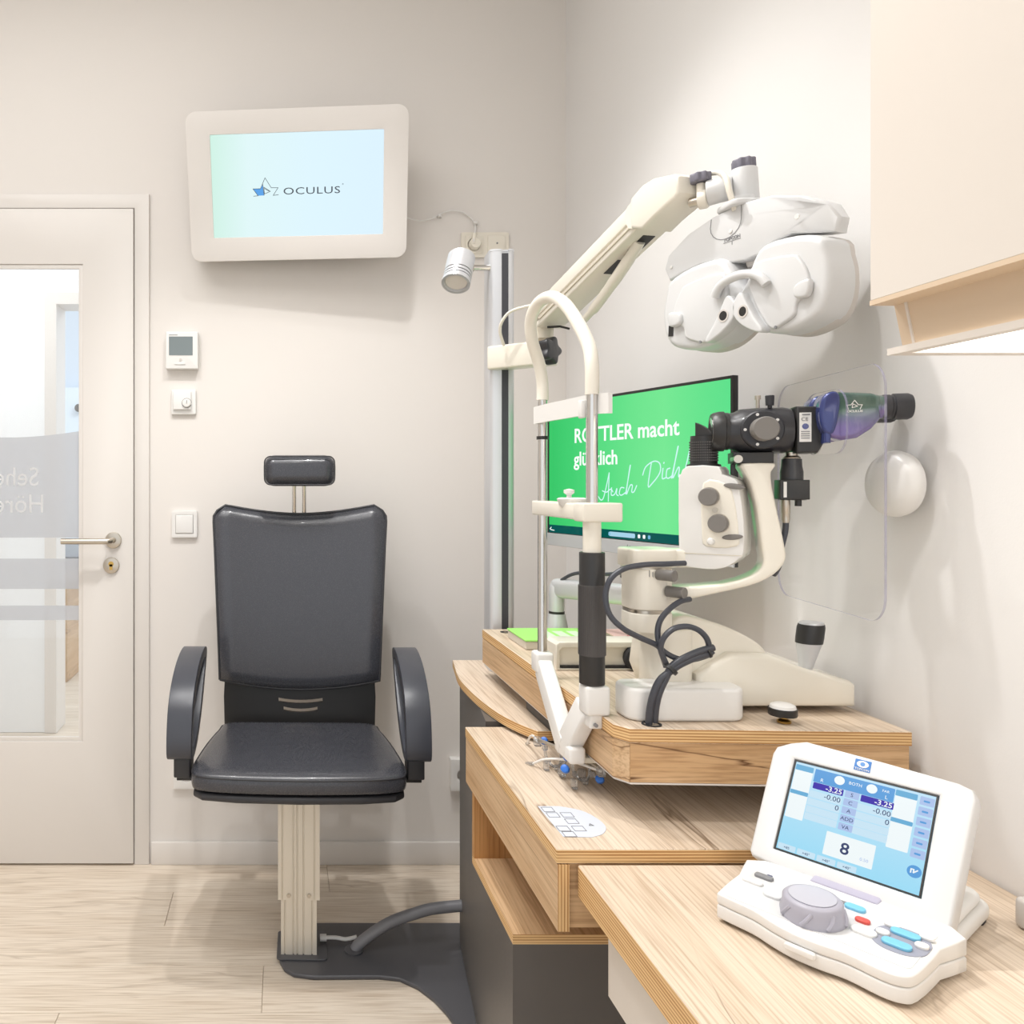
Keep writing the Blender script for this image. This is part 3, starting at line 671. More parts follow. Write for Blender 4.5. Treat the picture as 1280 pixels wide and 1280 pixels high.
for sx in (1, -1):
    UF = PF @ Matrix.Translation((.0045, 0, 0)) @ Matrix.Diagonal((sx*(.855 if sx > 0 else .955), 1, 1, 1))
    un = part('lens_housing', B().plate(spoly(unit, 3), -.046, .018, UF, bev=.012, seg=5), M_inst, t, smooth=60)
    part('rear_shell', B().plate([(x*.95+.006, y*1.02) for x, y in spoly(unit, 3)], -.056, -.02, UF, bev=.008), M_instg, un, smooth=60)
    part('front_cover', B().plate(spoly(cover, 3), .014, .0235, UF, bev=.004, seg=3), M_inst, un, smooth=60)
    part('cheek_piece', B().plate(spoly(wingp, 3), .014, .034, UF, bev=.005, seg=4), M_inst, un, smooth=60)
    part('aperture', B().plate(circ(.0105, 28, .020, -.0335), .030, .0348, UF, holes=[circ(.0078, 28, .020, -.0335)]), M_instg, un)
    part('aperture_lens', B().plate(circ(.0079, 24, .020, -.0335), .031, .0345, UF), M_black, un)
    part('thumb_tab', B().plate(spoly([(.118, -.010), (.144, -.006), (.140, -.030), (.117, -.028)], 4), .018, .030, UF, bev=.004), M_inst, un)
    part('screw', B().plate(circ(.0025, 10, .077, -.067), .0225, .0245, UF), M_print, un)
    if sx < 0: part('reading_window', B().plate([(.142, -.028), (.152, -.026), (.153, -.045), (.143, -.046)], .016, .0195, UF), M_black, un)
part('nose_arch', B().tube([PF @ V(p) for p in ((-.034, .002, .030), (-.024, .016, .032), (-.008, .024, .032), (.013, .027, .032), (.034, .024, .032), (.05, .016, .032), (.060, .002, .030))], .0075, 12, 5), M_inst, t, smooth=60)
part('centre_rod', B().cyl(PF @ V((.010, .062, -.02)), PF @ V((.004, .015, -.01)), .006), M_greyk, t)
part('hanger', B().plate([(-.012, .064), (.026, .064), (.020, .048), (-.006, .048)], -.05, -.008, PF, bev=.003), M_instg, t)

# ================================================================== DESK MONITOR
gd = V((math.cos(math.radians(-74)), math.sin(math.radians(-74)), 0)); gn = gd.cross(V((0, 0, 1)))
GO = V((.6617, 1.987, 1.123)); GF = frame(GO, gd, (0, 0, 1), gn)
t = thing('desktop_monitor', 'flat computer monitor showing a green screen with white writing, behind the slit lamp', 'monitor', (.70, 1.80, .8752))
part('housing', B().plate([(-.0075, -.046), (.559, -.046), (.559, .303), (-.0075, .303)], -.012, -.002, GF, bev=.002, seg=2), M_blackp, t)
part('chin', B().plate([(-.0075, -.046), (.559, -.046), (.559, -.016), (-.0075, -.016)], -.004, .0015, GF, bev=.001, seg=1), M_alu, t)
part('bezel', B().plate([(-.0075, -.016), (.559, -.016), (.559, .303), (-.0075, .303)], -.004, .001, GF, holes=[[(-.003, -.0145), (.5535, -.0145), (.5535, .2975), (-.003, .2975)]]), M_black, t)
scr = part('screen', B().plate([(-.004, -.0155), (.5545, -.0155), (.5545, .299), (-.004, .299)], -.0035, -.001, GF),
     emit('green_screen', (70, 214, 120), .95, ('Y', [(0, (92, 226, 140)), (.30, (120, 236, 150)), (.62, (84, 222, 130)), (1, (52, 200, 104))])), t)
part('task_bar', B().plate([(-.003, -.0145), (.5535, -.0145), (.5535, .0045), (-.003, .0045)], -.0012, -.0007, GF), emit('taskbar', (0, 88, 84), .9), scr)
M_sw = emit('screen_white', (250, 255, 252), 1.0); M_scy = emit('screen_script', (206, 246, 244), 1.0)
part('search_field', B().plate(rrect(.082, .010, .003, 3, .262, -.005), -.0008, -.0004, GF), emit('search', (170, 214, 236), .95), scr)
for x in (.222, .315, .330, .345): part('icon', B().plate(rrect(.007, .008, .002, 2, x, -.005), -.0008, -.0004, GF), M_sw if x in (.315, .33) else emit('icon_blue', (120, 190, 226), .9), scr)
part('icon', B().strokes([[(.006, -.002), (.001, -.006), (.006, -.008), (.018, -.009)]], .002, -.0007, GF), M_sw, scr)
text('lettering', 'ROTTLER macht', .0475, GF @ T(.096, .2025, -.0008), M_sw, scr, sx=1.0, bold=.0006)
text('lettering', 'gl\u00fccklich', .0455, GF @ T(.096, .149, -.0008), M_sw, scr, sx=.98, bold=.0006)
scr_l = {'A': [(0.184, 0.077), (0.194, 0.069), (0.204, 0.079), (0.221, 0.13)], 'A2': [(0.221, 0.13), (0.219, 0.095), (0.218, 0.067)], 'Abar': [(0.198, 0.090), (0.212, 0.087), (0.226, 0.094), (0.233, 0.088)],
 'u': [(0.229, 0.097), (0.228, 0.081), (0.239, 0.083), (0.246, 0.095), (0.245, 0.083), (0.251, 0.08)], 'c': [(0.269, 0.097), (0.259, 0.097), (0.254, 0.085), (0.261, 0.081), (0.274, 0.087)],
 'h': [(0.274, 0.084), (0.288, 0.141), (0.286, 0.136), (0.276, 0.084), (0.288, 0.102), (0.295, 0.102), (0.293, 0.089), (0.3, 0.089), (0.308, 0.102)],
 'D': [(0.351, 0.148), (0.342, 0.102), (0.353, 0.106), (0.375, 0.128), (0.375, 0.147), (0.358, 0.152), (0.335, 0.141), (0.326, 0.124)],
 'i': [(0.384, 0.137), (0.382, 0.117), (0.391, 0.118)], 'dot': [(0.386, 0.147), (0.387, 0.149)], 'c2': [(0.403, 0.137), (0.395, 0.134), (0.393, 0.12), (0.399, 0.117), (0.407, 0.121)],
 'h2': [(0.407, 0.117), (0.424, 0.175), (0.422, 0.171), (0.41, 0.118), (0.424, 0.137), (0.428, 0.136), (0.426, 0.121), (0.432, 0.12), (0.44, 0.13)], 'ex': [(0.456, 0.176), (0.444, 0.136)], 'exd': [(0.44, 0.127), (0.44, 0.124)]}
for ln in scr_l.values():
    part('script_stroke', B().strokes([[(p.x, p.y) for p in spoly([V((x, y, 0)) for x, y in ln], 4, False)] if len(ln) > 2 else ln], .0024, -.0008, GF), M_scy, scr)
part('logo', B().strokes([[(.279, -.038), (.283, -.025)], [(.281, -.031), (.285, -.031), (.284, -.037)], [(.286, -.040), (.290, -.027)], [(.290, -.028), (.293, -.03), (.291, -.036), (.288, -.035)]], .0015, .0016, GF), M_print, t)
AX, AY = .640, 1.872
sa = part('monitor_arm', B().lathe([(0, 0), (.028, 0), (.027, .01), (.019, .050), (0, .050)], T(AX, AY, .8752)), M_alu, t)
part('arm_ring', B().cyl((AX, AY, .925), (AX, AY, .931), .0178), M_black, sa)
part('elbow', B().lathe([(0, 0), (.017, 0), (.0175, .04), (.0165, .058), (.011, .07), (0, .074)], T(AX, AY, .931)), M_alu, sa, smooth=70)
k0 = V((AX, AY, .985)); k1 = V((.742, 1.66, .995))
part('arm_link', B().box(((k1-k0).length/2, 0, 0), ((k1-k0).length+.02, .03, .045), .013, 4, frame(k0, (k1-k0).normalized(), V((0, 0, 1)).cross((k1-k0).normalized()), (k1-k0).normalized().cross(V((0, 0, 1)).cross((k1-k0).normalized())))), M_alu, sa)
part('upright', B().cyl((.742, 1.66, .97), (.742, 1.66, 1.07), .015), M_instg, sa)
part('tilt_bracket', B().plate(rrect(.085, .075, .006), -.05, -.03, GF @ T(.262, -.055, 0), bev=.002).cyl((.742, 1.66, 1.05), GF @ V((.262, -.05, -.05)), .012), M_instg, sa)
part('bracket_screw', B().plate(circ(.006, 14), -.03, -.027, GF @ T(.245, -.06, 0)), M_black, sa)
part('bracket_hook', B().tube([GF @ V(p) for p in ((.225, -.10, -.03), (.25, -.10, -.025), (.27, -.09, -.02), (.285, -.085, -.02))], .004, 8, 3), M_black, sa)
part('arm_cable', B().tube([at(702, 725, 1.85), at(715, 718, 1.82), at(730, 716, 1.78), at(755, 718, 1.70), at(778, 716, 1.66)], .004, 8, 4), M_cable, sa)

# ================================================================== CHIN REST
t = thing('chin_rest', 'tall white and chrome chin rest frame clamped to the slit lamp table edge', 'chin rest', (.475, 1.34, .80))
YR, YL, CX = 1.2306, 1.466, .475
arch = [(CX, YR, 1.366), at(740, 460, 1.233), at(736, 432, 1.25), at(722, 403, 1.285), at(707, 381, 1.325), at(690, 371, 1.365), at(674, 378, 1.40), at(664, 398, 1.43), at(665, 425, 1.447), at(674, 455, 1.46), at(678, 480, 1.466), (CX, YL, 1.382)]
part('arch_tube', B().tube(arch, .0106, 18, 5), M_cream, t, smooth=70)
part('upright_rod', B().cyl((CX, YR, 1.14), (CX, YR, 1.369), .0088), M_chrome, t)
part('upright_rod', B().cyl((CX, YL, .92), (CX, YL, 1.383), .0084), M_chrome, t)
part('rod_ring', B().cyl((CX, YL, 1.310), (CX, YL, 1.316), .0105), M_black, t)
sp_ = [V((CX-.012, YL+.004, 1.354)), V((CX-.010, YL-.06, 1.354)), V((CX-.002, 1.345, 1.354)), V((CX+.006, YR+.02, 1.353)), V((CX+.014, YR-.035, 1.350))]
bm_ = B()
ps = spoly(sp_, 5, False); tb = bmesh.new(); prev = None
for p in ps:
    ring = [tb.verts.new(p+V(o)) for o in ((-.003, 0, -.0155), (.003, 0, -.0155), (.003, 0, .0155), (-.003, 0, .0155))]
    if prev:
        for k in range(4): tb.faces.new((prev[k], prev[(k+1) % 4], ring[(k+1) % 4], ring[k]))
    else: tb.faces.new(ring[::-1])
    prev = ring
tb.faces.new(prev); bmesh.ops.recalc_face_normals(tb, faces=tb.faces[:]); bm_.add(tb)
part('forehead_band', bm_, M_plast, t)
part('band_clip', B().box((CX-.011, YR+.012, 1.345), (.008, .014, .028), .002), M_plast, t)
part('chin_platform', B().bx(CX-.013, CX+.014, YR, YL+.022, 1.172, 1.198, .003).bx(CX-.021, CX+.040, YR-.019, YR+.022, 1.171, 1.200, .003), M_cream, t)
part('chin_cup', B().lathe([(0, 0), (.012, .0), (.020, .008), (.024, .018), (.020, .02), (0, .014)], T(CX+.003, 1.325, 1.186)), M_plast, t)
part('paper_pin', B().lathe([(0, 0), (.004, 0), (.004, .014), (.0085, .017), (.0085, .022), (0, .024)], T(CX-.004, 1.318, 1.197)), M_plast, t)
part('spacer_sleeve', B().cyl((CX, YR, 1.118), (CX, YR, 1.173), .0135), M_cream, t)
hg = part('height_grip', B().cyl((CX, YR, .922), (CX, YR, 1.124), .0188, seg=40, bev=.001), M_black, t)
kn = B().lathe([(.0195, .966), (.0195, 1.074), (.0187, 1.074), (.0187, .966)], T(CX, YR, 0), 48)
for k in range(60):
    a = 2*PI*k/60; kn.box((CX+.0195*math.cos(a), YR+.0195*math.sin(a), 1.02), (.0012, .0012, .106), M=I4)
part('knurled_sleeve', kn, M_knurl, hg, kind='stuff')
f1 = part('foot_clamp', B().bx(CX-.015, CX+.022, YR-.018, YR+.018, .876, .921, .005).bx(CX-.008, CX+.012, YR-.012, YR+.016, .855, .88, .003), M_plast, t)
part('foot_clamp', B().bx(CX-.016, CX+.016, YL-.018, YL+.018, .885, .922, .005), M_plast, t)
part('clamp_screw', B().cyl((CX, YR-.0175, .862), (CX, YR-.013, .862), .003, seg=10), M_print, f1)
low = V((.463, 1.305, .80))
def leg(p, wd, nm='brace_leg'):
    q_ = low; dv_ = (V(p)-q_); ln_ = dv_.length; dv_.normalize(); sx_ = V((1, 0, 0)); sy_ = dv_.cross(sx_).normalized(); sx_ = sy_.cross(dv_)
    part(nm, B().box((0, 0, ln_/2), (.026, wd, ln_), .004, M=frame(q_, sx_, sy_, dv_)), M_plast, t)
leg((CX, YL-.006, .895), .038); leg((CX, YR+.018, .882), .040)
part('brace_foot', B().bx(.452, .478, 1.262, 1.335, .785, .812, .005), M_plast, t)
part('table_bracket', B().bx(.478, .56, 1.275, 1.32, .783, .7925, .002), M_cream2, t)

# ================================================================== SLIT LAMP
e_ = V((.9397, -.3420, 0)); bk_ = V((.3420, .9397, 0)); SO = V((.714, 1.208, 1.307))
SF = frame(SO, e_, bk_, (0, 0, 1))                      # x along the viewing axis, y away from us
SP = frame(SO, e_, (0, 0, 1), -bk_)                     # drawing plane for side profiles, depth toward us
t = thing('slit_lamp', 'cream slit lamp with black binocular microscope on a wheeled base, on the thick oak table', 'slit lamp', (.70, 1.36, .8755))
XZb = lambda y, k=1.0: frame((.6*k, y, .875), (k, 0, 0), (0, 0, 1), (0, -1, 0))
bs = part('base', B().plate([(.048, .010), (.296, .010), (.296, .044), (.288, .050), (.245, .062), (.226, .066), (.189, .080), (.161, .090), (.10, .092), (.048, .06)], -.20, 0, XZb(1.232, .986), bev=.008, seg=4), M_cream, t, smooth=50)
part('base_housing', B().plate(spoly([(.028, .02), (.028, .125), (.034, .142), (.046, .147), (.060, .147), (.11, .134), (.155, .114), (.180, .096), (.190, .07), (.190, .02)], 3), -.13, 0, XZb(1.25, .965), bev=.012, seg=5), M_cream, t, smooth=60)
part('base_column', B().plate(rrect(.060, .080, .018), 0, .118, T(.607, 1.272, .885), bev=.003), M_cream, t)
jy = part('joystick', B().lathe([(0, 0), (.0085, 0), (.009, .005), (.012, .02), (.0175, .045), (.0185, .05), (0, .05)], frame((.822, 1.26, .932), (1, 0, 0), (0, 1, 0), V((.13, 0, 1)).normalized())), M_alu, t)
part('joystick_grip', B().lathe([(0, .047), (.0188, .047), (.0192, .055), (.0192, .072), (.018, .077), (0, .077)], frame((.822, 1.26, .932), (1, 0, 0), (0, 1, 0), V((.13, 0, 1)).normalized()), 36), M_black, jy)
part('joystick_cap', B().lathe([(0, .076), (.0175, .076), (.0165, .080), (0, .081)], frame((.822, 1.26, .932), (1, 0, 0), (0, 1, 0), V((.13, 0, 1)).normalized()), 36), M_alu, jy)
part('rail_cover', B().plate(rrect(.178, .070, .024, 8), 0, .049, T(.603, 1.222, .8752), bev=.006, seg=4), M_plast, t, smooth=60)
rc = part('rail_cover', B().plate([(.517, 0), (.517, .048), (.523, .054), (.70, .054), (.70, 0)], -.06, 0, frame((0, 1.515, .8752), (1, 0, 0), (0, 0, 1), (0, -1, 0)), holes=[[(.524, .004), (.694, .004), (.694, .043), (.529, .043), (.524, .038)]], bev=.002).bx(.52, .697, 1.523, 1.57, .876, .926), M_cream, t)
part('toothed_rack', B().bx(.527, .693, 1.516, 1.523, .879, .884), M_rubber, rc, kind='stuff')
wl = part('drive_wheel', B().cyl((.668, 1.505, .899), (.668, 1.522, .899), .023, seg=36, bev=.002), M_rubber, t)
part('wheel_hub', B().cyl((.668, 1.500, .899), (.668, 1.506, .899), .012), M_black, wl)
part('axle', B().cyl((.668, 1.26, .899), (.668, 1.50, .899), .006), M_steel, wl)
part('pinion', B().cyl((.655, 1.262, .925), (.655, 1.285, .925), .006).cyl((.67, 1.262, .925), (.67, 1.285, .925), .007), M_steel, t)
# pivot with both swing arms
PVX, PVY = .572, 1.26
pv_ = part('pivot_body', B().plate(rrect(.066, .072, .026, 8), 1.034, 1.098, T(PVX, PVY, 0), bev=.003), M_cream, t, smooth=60)
part('pivot_ring', B().plate(rrect(.064, .070, .026, 8), 1.029, 1.034, T(PVX, PVY, 0)), M_steel, pv_)
part('pivot_foot', B().plate(rrect(.066, .072, .026, 8), 1.0, 1.029, T(PVX, PVY, 0), bev=.002), M_cream, pv_, smooth=60)
sc_ = part('angle_scale', B().plate(rrect(.063, .069, .026, 8), 1.084, 1.100, T(PVX, PVY, 0)), M_steel, pv_)
for k in range(9): part('scale_mark', B().bx(PVX-.012+k*.005, PVX-.0113+k*.005, PVY-.0366, PVY-.0355, 1.0865, 1.094 if k % 2 else 1.097), M_print, sc_)
for (u, v) in ((826, 718), (838, 739)):
    c = at(u-4, v, 1.225); dd = V((.55, -.83, 0))
    part('clamp_knob', B().cyl(c, c+dd*.028, .0085, .0088, 20, .001).cyl(c-dd*.02, c, .004), M_grey, t)
part('illumination_arm', B().plate(rrect(.075, .072, .02, 6), 1.100, 1.128, T(PVX, PVY, 0), bev=.003).box((.038, .012, 1.113), (.09, .040, .028), .004, M=frame((PVX, PVY, 0), V((.97, -.243, 0)), V((.243, .97, 0)), (0, 0, 1))), M_cream, t)
marm = [(-.022, -.047), (.021, -.047), (.016, -.060), (.017, -.082), (.026, -.13), (.034, -.175), (.034, -.190), (.026, -.205), (.010, -.219), (-.015, -.231), (-.069, -.247), (-.115, -.260), (-.150, -.266), (-.150, -.236), (-.115, -.237), (-.047, -.229), (-.010, -.215), (.003, -.203), (.006, -.190), (.004, -.175), (-.003, -.11), (-.012, -.075), (-.021, -.058)]
part('microscope_arm', B().plate(spoly(marm, 2), -.028, .022, SP, bev=.007, seg=4), M_cream, t, smooth=60)
# illumination tower
TO = V((.668, 1.235, 1.1855)); eT = V((.766, -.643, 0)); bT = V((.643, .766, 0)); TP = frame(TO, eT, (0, 0, 1), -bT)
tow = [(-.034, .071), (.008, .070), (.013, .058), (.030, .051), (.036, .038), (.042, -.011), (.042, -.058), (.036, -.068), (.022, -.080), (.004, -.086), (-.020, -.086), (-.041, -.083), (-.046, -.072), (-.047, .045), (-.044, .058)]
tw = part('tower_body', B().plate(spoly(tow, 2), -.032, .026, TP, bev=.011, seg=5), M_plast, t, smooth=60)
part('face_panel', B().plate(spoly([(-.012, .045), (.02, .043), (.030, .02), (.036, -.03), (.033, -.050), (-.008, -.052), (-.014, -.03)], 3), .022, .0285, TP, bev=.003), M_cream, tw, smooth=60)
part('tower_seam', B().bx(-.046, .040, .0, .001, 0, .0004), M_cream2, tw, F=TP @ T(0, -.064, .0265))
for (x, y) in ((-.003, .024), (.010, -.016)):
    kb = part('dial_knob', B().lathe([(0, 0), (.0135, 0), (.0135, .012), (.0125, .014), (0, .014)], TP @ T(x, y, .027), 30), M_grey, tw)
    part('knob_skirt', B().lathe([(0, 0), (.0145, 0), (.0145, .005), (0, .005)], TP @ T(x, y, .027), 30), M_steel, kb)
part('screw', B().lathe([(0, 0), (.0038, 0), (.0038, .003), (0, .003)], TP @ T(.005, .004, .028), 14), M_steel, tw)
part('bulge', B().lathe([(0, .006), (.004, .005), (.0065, 0), (0, 0)], TP @ T(-.001, -.044, .027), 18), M_plast, tw)
for (x, y, a) in ((.032, .040, -.15), (.030, -.036, .1)):
    part('dial_wheel', B().plate([(.012*math.cos(q_)*1.15, .0042*math.sin(q_)) for q_ in [2*PI*k/24 for k in range(24)]], .018, .0305, TP @ T(x-.002, y, 0) @ Matrix.Rotation(a, 4, 'Z'), bev=.001), M_grey, tw)
lb = part('lens_barrel', B().lathe([(0, .070), (.024, .070), (.024, .0735), (.0195, .0745), (.0192, .078), (.0192, .110), (.0188, .116), (.0188, .118), (0, .118)], TP @ T(-.0175, 0, -.002) @ Matrix.Rotation(-PI/2, 4, 'X'), 40), M_black, tw)
gb = B()
for z_ in range(8):
    for k in range(40):
        a = 2*PI*k/40; gb.box((.0194*math.cos(a), .0194*math.sin(a), .080+z_*.004), (.0018, .0018, .0022), M=TP @ T(-.0175, 0, -.002) @ Matrix.Rotation(-PI/2, 4, 'X'))
part('grip_texture', gb, M_knurl, lb, kind='stuff')
part('prism_mirror', B().plate([(-.027, .118), (-.001, .118), (-.008, .126), (-.018, .134), (-.027, .139)], -.014, .010, TP, bev=.0006, seg=1), M_black, lb)
# microscope
SX = frame(SO + V((0, 0, .002)), V((0, 0, 1)).cross(e_), V((0, 0, 1)), e_)   # local z along the viewing axis
mb = part('microscope_body', B().lathe([(0, -.040), (.027, -.040), (.0285, -.030), (.033, -.022), (.0345, .0), (.0345, .034), (.032, .044), (0, .044)], SX, 44), M_blackg, t)
part('objective_ring', B().lathe([(.0205, -.060), (.0265, -.061), (.0285, -.058), (.0305, -.050), (.0305, -.044), (.0285, -.043), (.0285, -.038), (0, -.038), (0, -.046), (.019, -.047)], SX, 40), M_black, mb)
part('objective_lens', B().lathe([(0, -.055), (.012, -.0545), (.0205, -.051), (.0205, -.046), (0, -.046)], SX, 32), mat('lens_glass', (120, 104, 92), .05, coat=1), mb)
part('objective_bezel', B().lathe([(.0195, -.0602), (.0215, -.0612), (.0215, -.052), (.0195, -.052)], SX, 40), M_chrome, mb)
part('flange', B().lathe([(0, 0), (.0285, 0), (.0285, .035), (.0265, .037), (0, .037)], SP @ T(.002, .002, 0), 40), M_blackp, mb)
dm = part('magnification_drum', B().lathe([(0, .036), (.0175, .036), (.0175, .058), (.016, .0605), (0, .0605)], SP @ T(.002, .002, 0), 36), M_grey, mb)
for k in range(5):
    a = PI*.2 + k*2*PI/5; part('drum_mark', B().plate(circ(.0022, 10, .002+.023*math.cos(a), .002+.023*math.sin(a)), .0368, .0376, SP), M_plast, dm)
bx_ = [(.046, -.033), (.073, -.033), (.082, -.016), (.083, .011), (.077, .034), (.046, .035)]
hb = part('splitter_box', B().plate(bx_, -.033, .030, SP, bev=.003), M_black, t)
part('silver_rim', B().lathe([(.0335, .076), (.0362, .076), (.0362, .0785), (.0335, .0785)], SX, 44), M_chrome, hb)
lbp = part('type_label', B().plate([(.0495, -.017), (.0645, -.017), (.0645, .0255), (.0495, .0255)], .030, .0305, SP), M_plast, hb)
part('label_emblem', B().plate(circ(.0042, 20, .057, .0055), .0305, .0308, SP), M_navy, lbp)
text('label_text', 'CE', .0075, SP @ T(.0515, .0135, .0306), M_print, lbp)
for k in range(4): part('label_line', B().strokes([[(.0518, -.002-k*.0032), (.062, -.002-k*.0032)]], .0011, .0306, SP), M_print, lbp)
part('label_line', B().strokes([[(.0535, .0225), (.062, .0225)]], .002, .0306, SP), M_print, lbp)
part('mount_block', B().plate([(-.034, -.047), (.019, -.047), (.019, -.031), (-.034, -.031)], -.025, .022, SP, bev=.001), M_black, t)
part('mount_screw', B().cyl(SP @ V((-.029, -.041, .0)), SP @ V((-.029, -.041, .032)), .006, seg=14), M_steel, t)
part('mount_lever', B().plate(rrect(.006, .018, .0025, 3), -.004, .004, SP @ T(-.031, -.056, .0), bev=.001), M_black, t)
part('top_knob', B().lathe([(0, 0), (.003, 0), (.003, .004), (.0055, .004), (.0062, .018), (.0055, .019), (0, .019)], T(*(SF @ V((.016, -.01, .035))))), M_blackp, t)
part('top_pin', B().cyl(SF @ V((.006, .02, .034)), SF @ V((.006, .02, .056)), .0028, seg=12).cyl(SF @ V((.006, .02, .051)), SF @ V((.006, .02, .057)), .0042, seg=12), M_steel, t)
# binocular
SB = frame(SO, e_*1.055, (0, 0, 1.03), -bk_)
for (y_, nm) in ((-.030, 'near'), (.032, 'far')):
    hs = [(.078, -.010), (.096, -.016), (.114, -.013), (.130, -.001), (.140, .012), (.140, .044), (.130, .048), (.094, .051), (.086, .049), (.079, .038), (.076, .020)]
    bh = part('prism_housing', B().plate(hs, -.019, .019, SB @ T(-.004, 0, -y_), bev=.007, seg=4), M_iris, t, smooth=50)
    part('end_disc', B().plate(spoly([(.075, -.004), (.086, -.006), (.092, .016), (.094, .044), (.086, .052), (.074, .044), (.070, .020)], 3), -.022, .022, SB @ T(-.004, 0, -y_), bev=.005, seg=4), M_navy, bh, smooth=60)
    EX = frame(SO + bk_*y_ + V((0, 0, .0305)), V((0, 0, 1)).cross(e_), V((0, 0, 1)), e_*1.055)
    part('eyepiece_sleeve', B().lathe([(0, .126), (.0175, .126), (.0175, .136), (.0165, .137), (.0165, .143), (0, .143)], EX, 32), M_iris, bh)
    ep = part('eyepiece', B().lathe([(0, .141), (.0165, .141), (.0172, .143), (.0172, .150), (.0162, .151), (.0162, .153), (.0182, .154), (.0185, .157), (.0185, .170), (.0165, .174), (.012, .174), (.011, .167), (0, .166)], EX, 36), M_blackp, bh)
    if nm == 'near':
        st_ = [[(-.0075, -.003), (-.009, .003), (-.0045, .003), (0, .0095), (.0045, .003), (.009, .003), (.0065, -.003)], [(-.003, -.001), (-.002, .0045), (.0035, .001), (-.003, -.001)]]
        LF = SP @ T(.112, .030, .0)
        part('star_logo', B().strokes(st_, .0009, .0492, LF), M_plast, bh)
        text('lettering', 'OCULUS', .0042, LF @ T(-.0092, -.0072, .0492), M_plast, bh, sx=1.15, bold=.0001)
part('bridge_plate', B().plate([(.076, -.02), (.084, -.02), (.084, .035), (.076, .035)], -.05, .05, SP, bev=.003), M_navy, t)
# camera under the splitter
ca = part('camera', B().lathe([(0, -.102), (.0185, -.102), (.0185, -.1015), (0, -.1015)], SF @ T(.047, 0, 0)).box((.0465, 0, -.0865), (.038, .038, .029), .001, M=SF), M_black, t)
part('camera_cone', B().lathe([(0, -.072), (.0150, -.072), (.0150, -.060), (.0135, -.052), (.0130, -.041), (0, -.041)], SF @ T(.0465, 0, 0), 30), M_blackg, ca)
part('camera_neck', B().lathe([(0, -.042), (.011, -.042), (.012, -.039), (.008, -.036), (.008, -.031), (0, -.031)], SF @ T(.0465, 0, 0), 24), M_steel, ca)
part('serial_label', B().bx(.032, .036, -.0195, -.019, -.098, -.075), M_plast, ca, F=SF)
part('connector', B().lathe([(0, -.136), (.0045, -.136), (.0055, -.130), (.0052, -.122), (.0058, -.121), (.0058, -.101), (0, -.101)], SF @ T(.039, 0, 0), 18), M_steel, ca)
part('side_plug', B().cyl(SF @ V((.054, -.004, -.102)), SF @ V((.054, -.004, -.111)), .0045, seg=14), M_black, ca)
part('camera_cable', B().tube([SF @ V(p) for p in ((.039, 0, -.134), (.038, 0, -.15), (.033, .0, -.175), (.030, .0, -.20), (.026, .012, -.215))], .0042, 10, 4), M_cable, ca)
# slit lamp cables
t = thing('slit_lamp_cables', 'looped black cables tied into a bundle that enters the slit lamp table', 'cables', tuple(at(816, 902, 1.176)))
ca1 = [(856, 704, 1.20), (830, 705, 1.19), (805, 706, 1.19), (780, 711, 1.19), (763, 724, 1.19), (757, 745, 1.19), (762, 768, 1.185), (778, 785, 1.18), (800, 797, 1.18), (820, 806, 1.18), (832, 816, 1.178), (846, 823, 1.176), (862, 825, 1.175), (882, 820, 1.174), (891, 814, 1.174)]
ca2 = [(862, 749, 1.21), (850, 752, 1.20), (836, 762, 1.19), (825, 776, 1.186), (822, 793, 1.184), (826, 812, 1.18), (833, 834, 1.176)]
ca3 = [(834, 833, 1.174), (826, 812, 1.172), (830, 797, 1.170), (842, 786, 1.17), (858, 783, 1.17), (872, 787, 1.17), (882, 796, 1.17), (886, 806, 1.172), (884, 812, 1.172)]
for c_ in (ca1, ca2, ca3): part('cord', B().tube([at(*p) for p in c_], .0042, 10, 5), M_cable, t)
bu = [(890, 813, 1.172), (872, 818, 1.170), (852, 827, 1.168), (838, 837, 1.168), (828, 850, 1.168), (820, 868, 1.170), (816, 886, 1.174), (814.5, 903.5, 1.177)]
for o_ in (-.0042, .0042): part('bundle_cord', B().tube([at(*p)+V((o_*(1 if i > 3 else .5), 0, o_*(.3 if i > 3 else 1))) for i, p in enumerate(bu)], .0052, 12, 5), M_cable, t)
part('cable_tie', B().cyl(at(840, 835, 1.168), at(837, 838, 1.168), .0105).cyl(at(886, 815, 1.172), at(884, 816, 1.172), .0085), M_black, t)
part('table_grommet', B().plate(circ(.014, 22), .8751, .8765, T(*at(814.5, 904, 1.177).xy, 0), holes=[circ(.0108, 22)]), M_rubber, t)
# breath shield
e0 = V((.7696, 1.022, 0)); e1 = V((.816, 1.318, 0)); ed_ = (e1-e0); sl = ed_.length; ed_.normalize()
BSF = frame(e0, ed_, (0, 0, 1), V((0, 0, 1)).cross(ed_)*-1)
bs_ = [(p[0]+sl/2, p[1]+1.218) for p in rrect(sl, .338, .035, 8)]
t = part('breath_shield', B().plate(bs_, -.0015, .0015, BSF, holes=[[(x+.150, y+1.318) for x, y in rrect(.118, .092, .03, 6)]]), [M_acryl, M_lilac], side=tuple(V((0, 0, 1)).cross(ed_)), loc=(.82, 1.11, 1.05))
setp(t, 'clear acrylic breath shield with rounded corners around the microscope', 'shield')
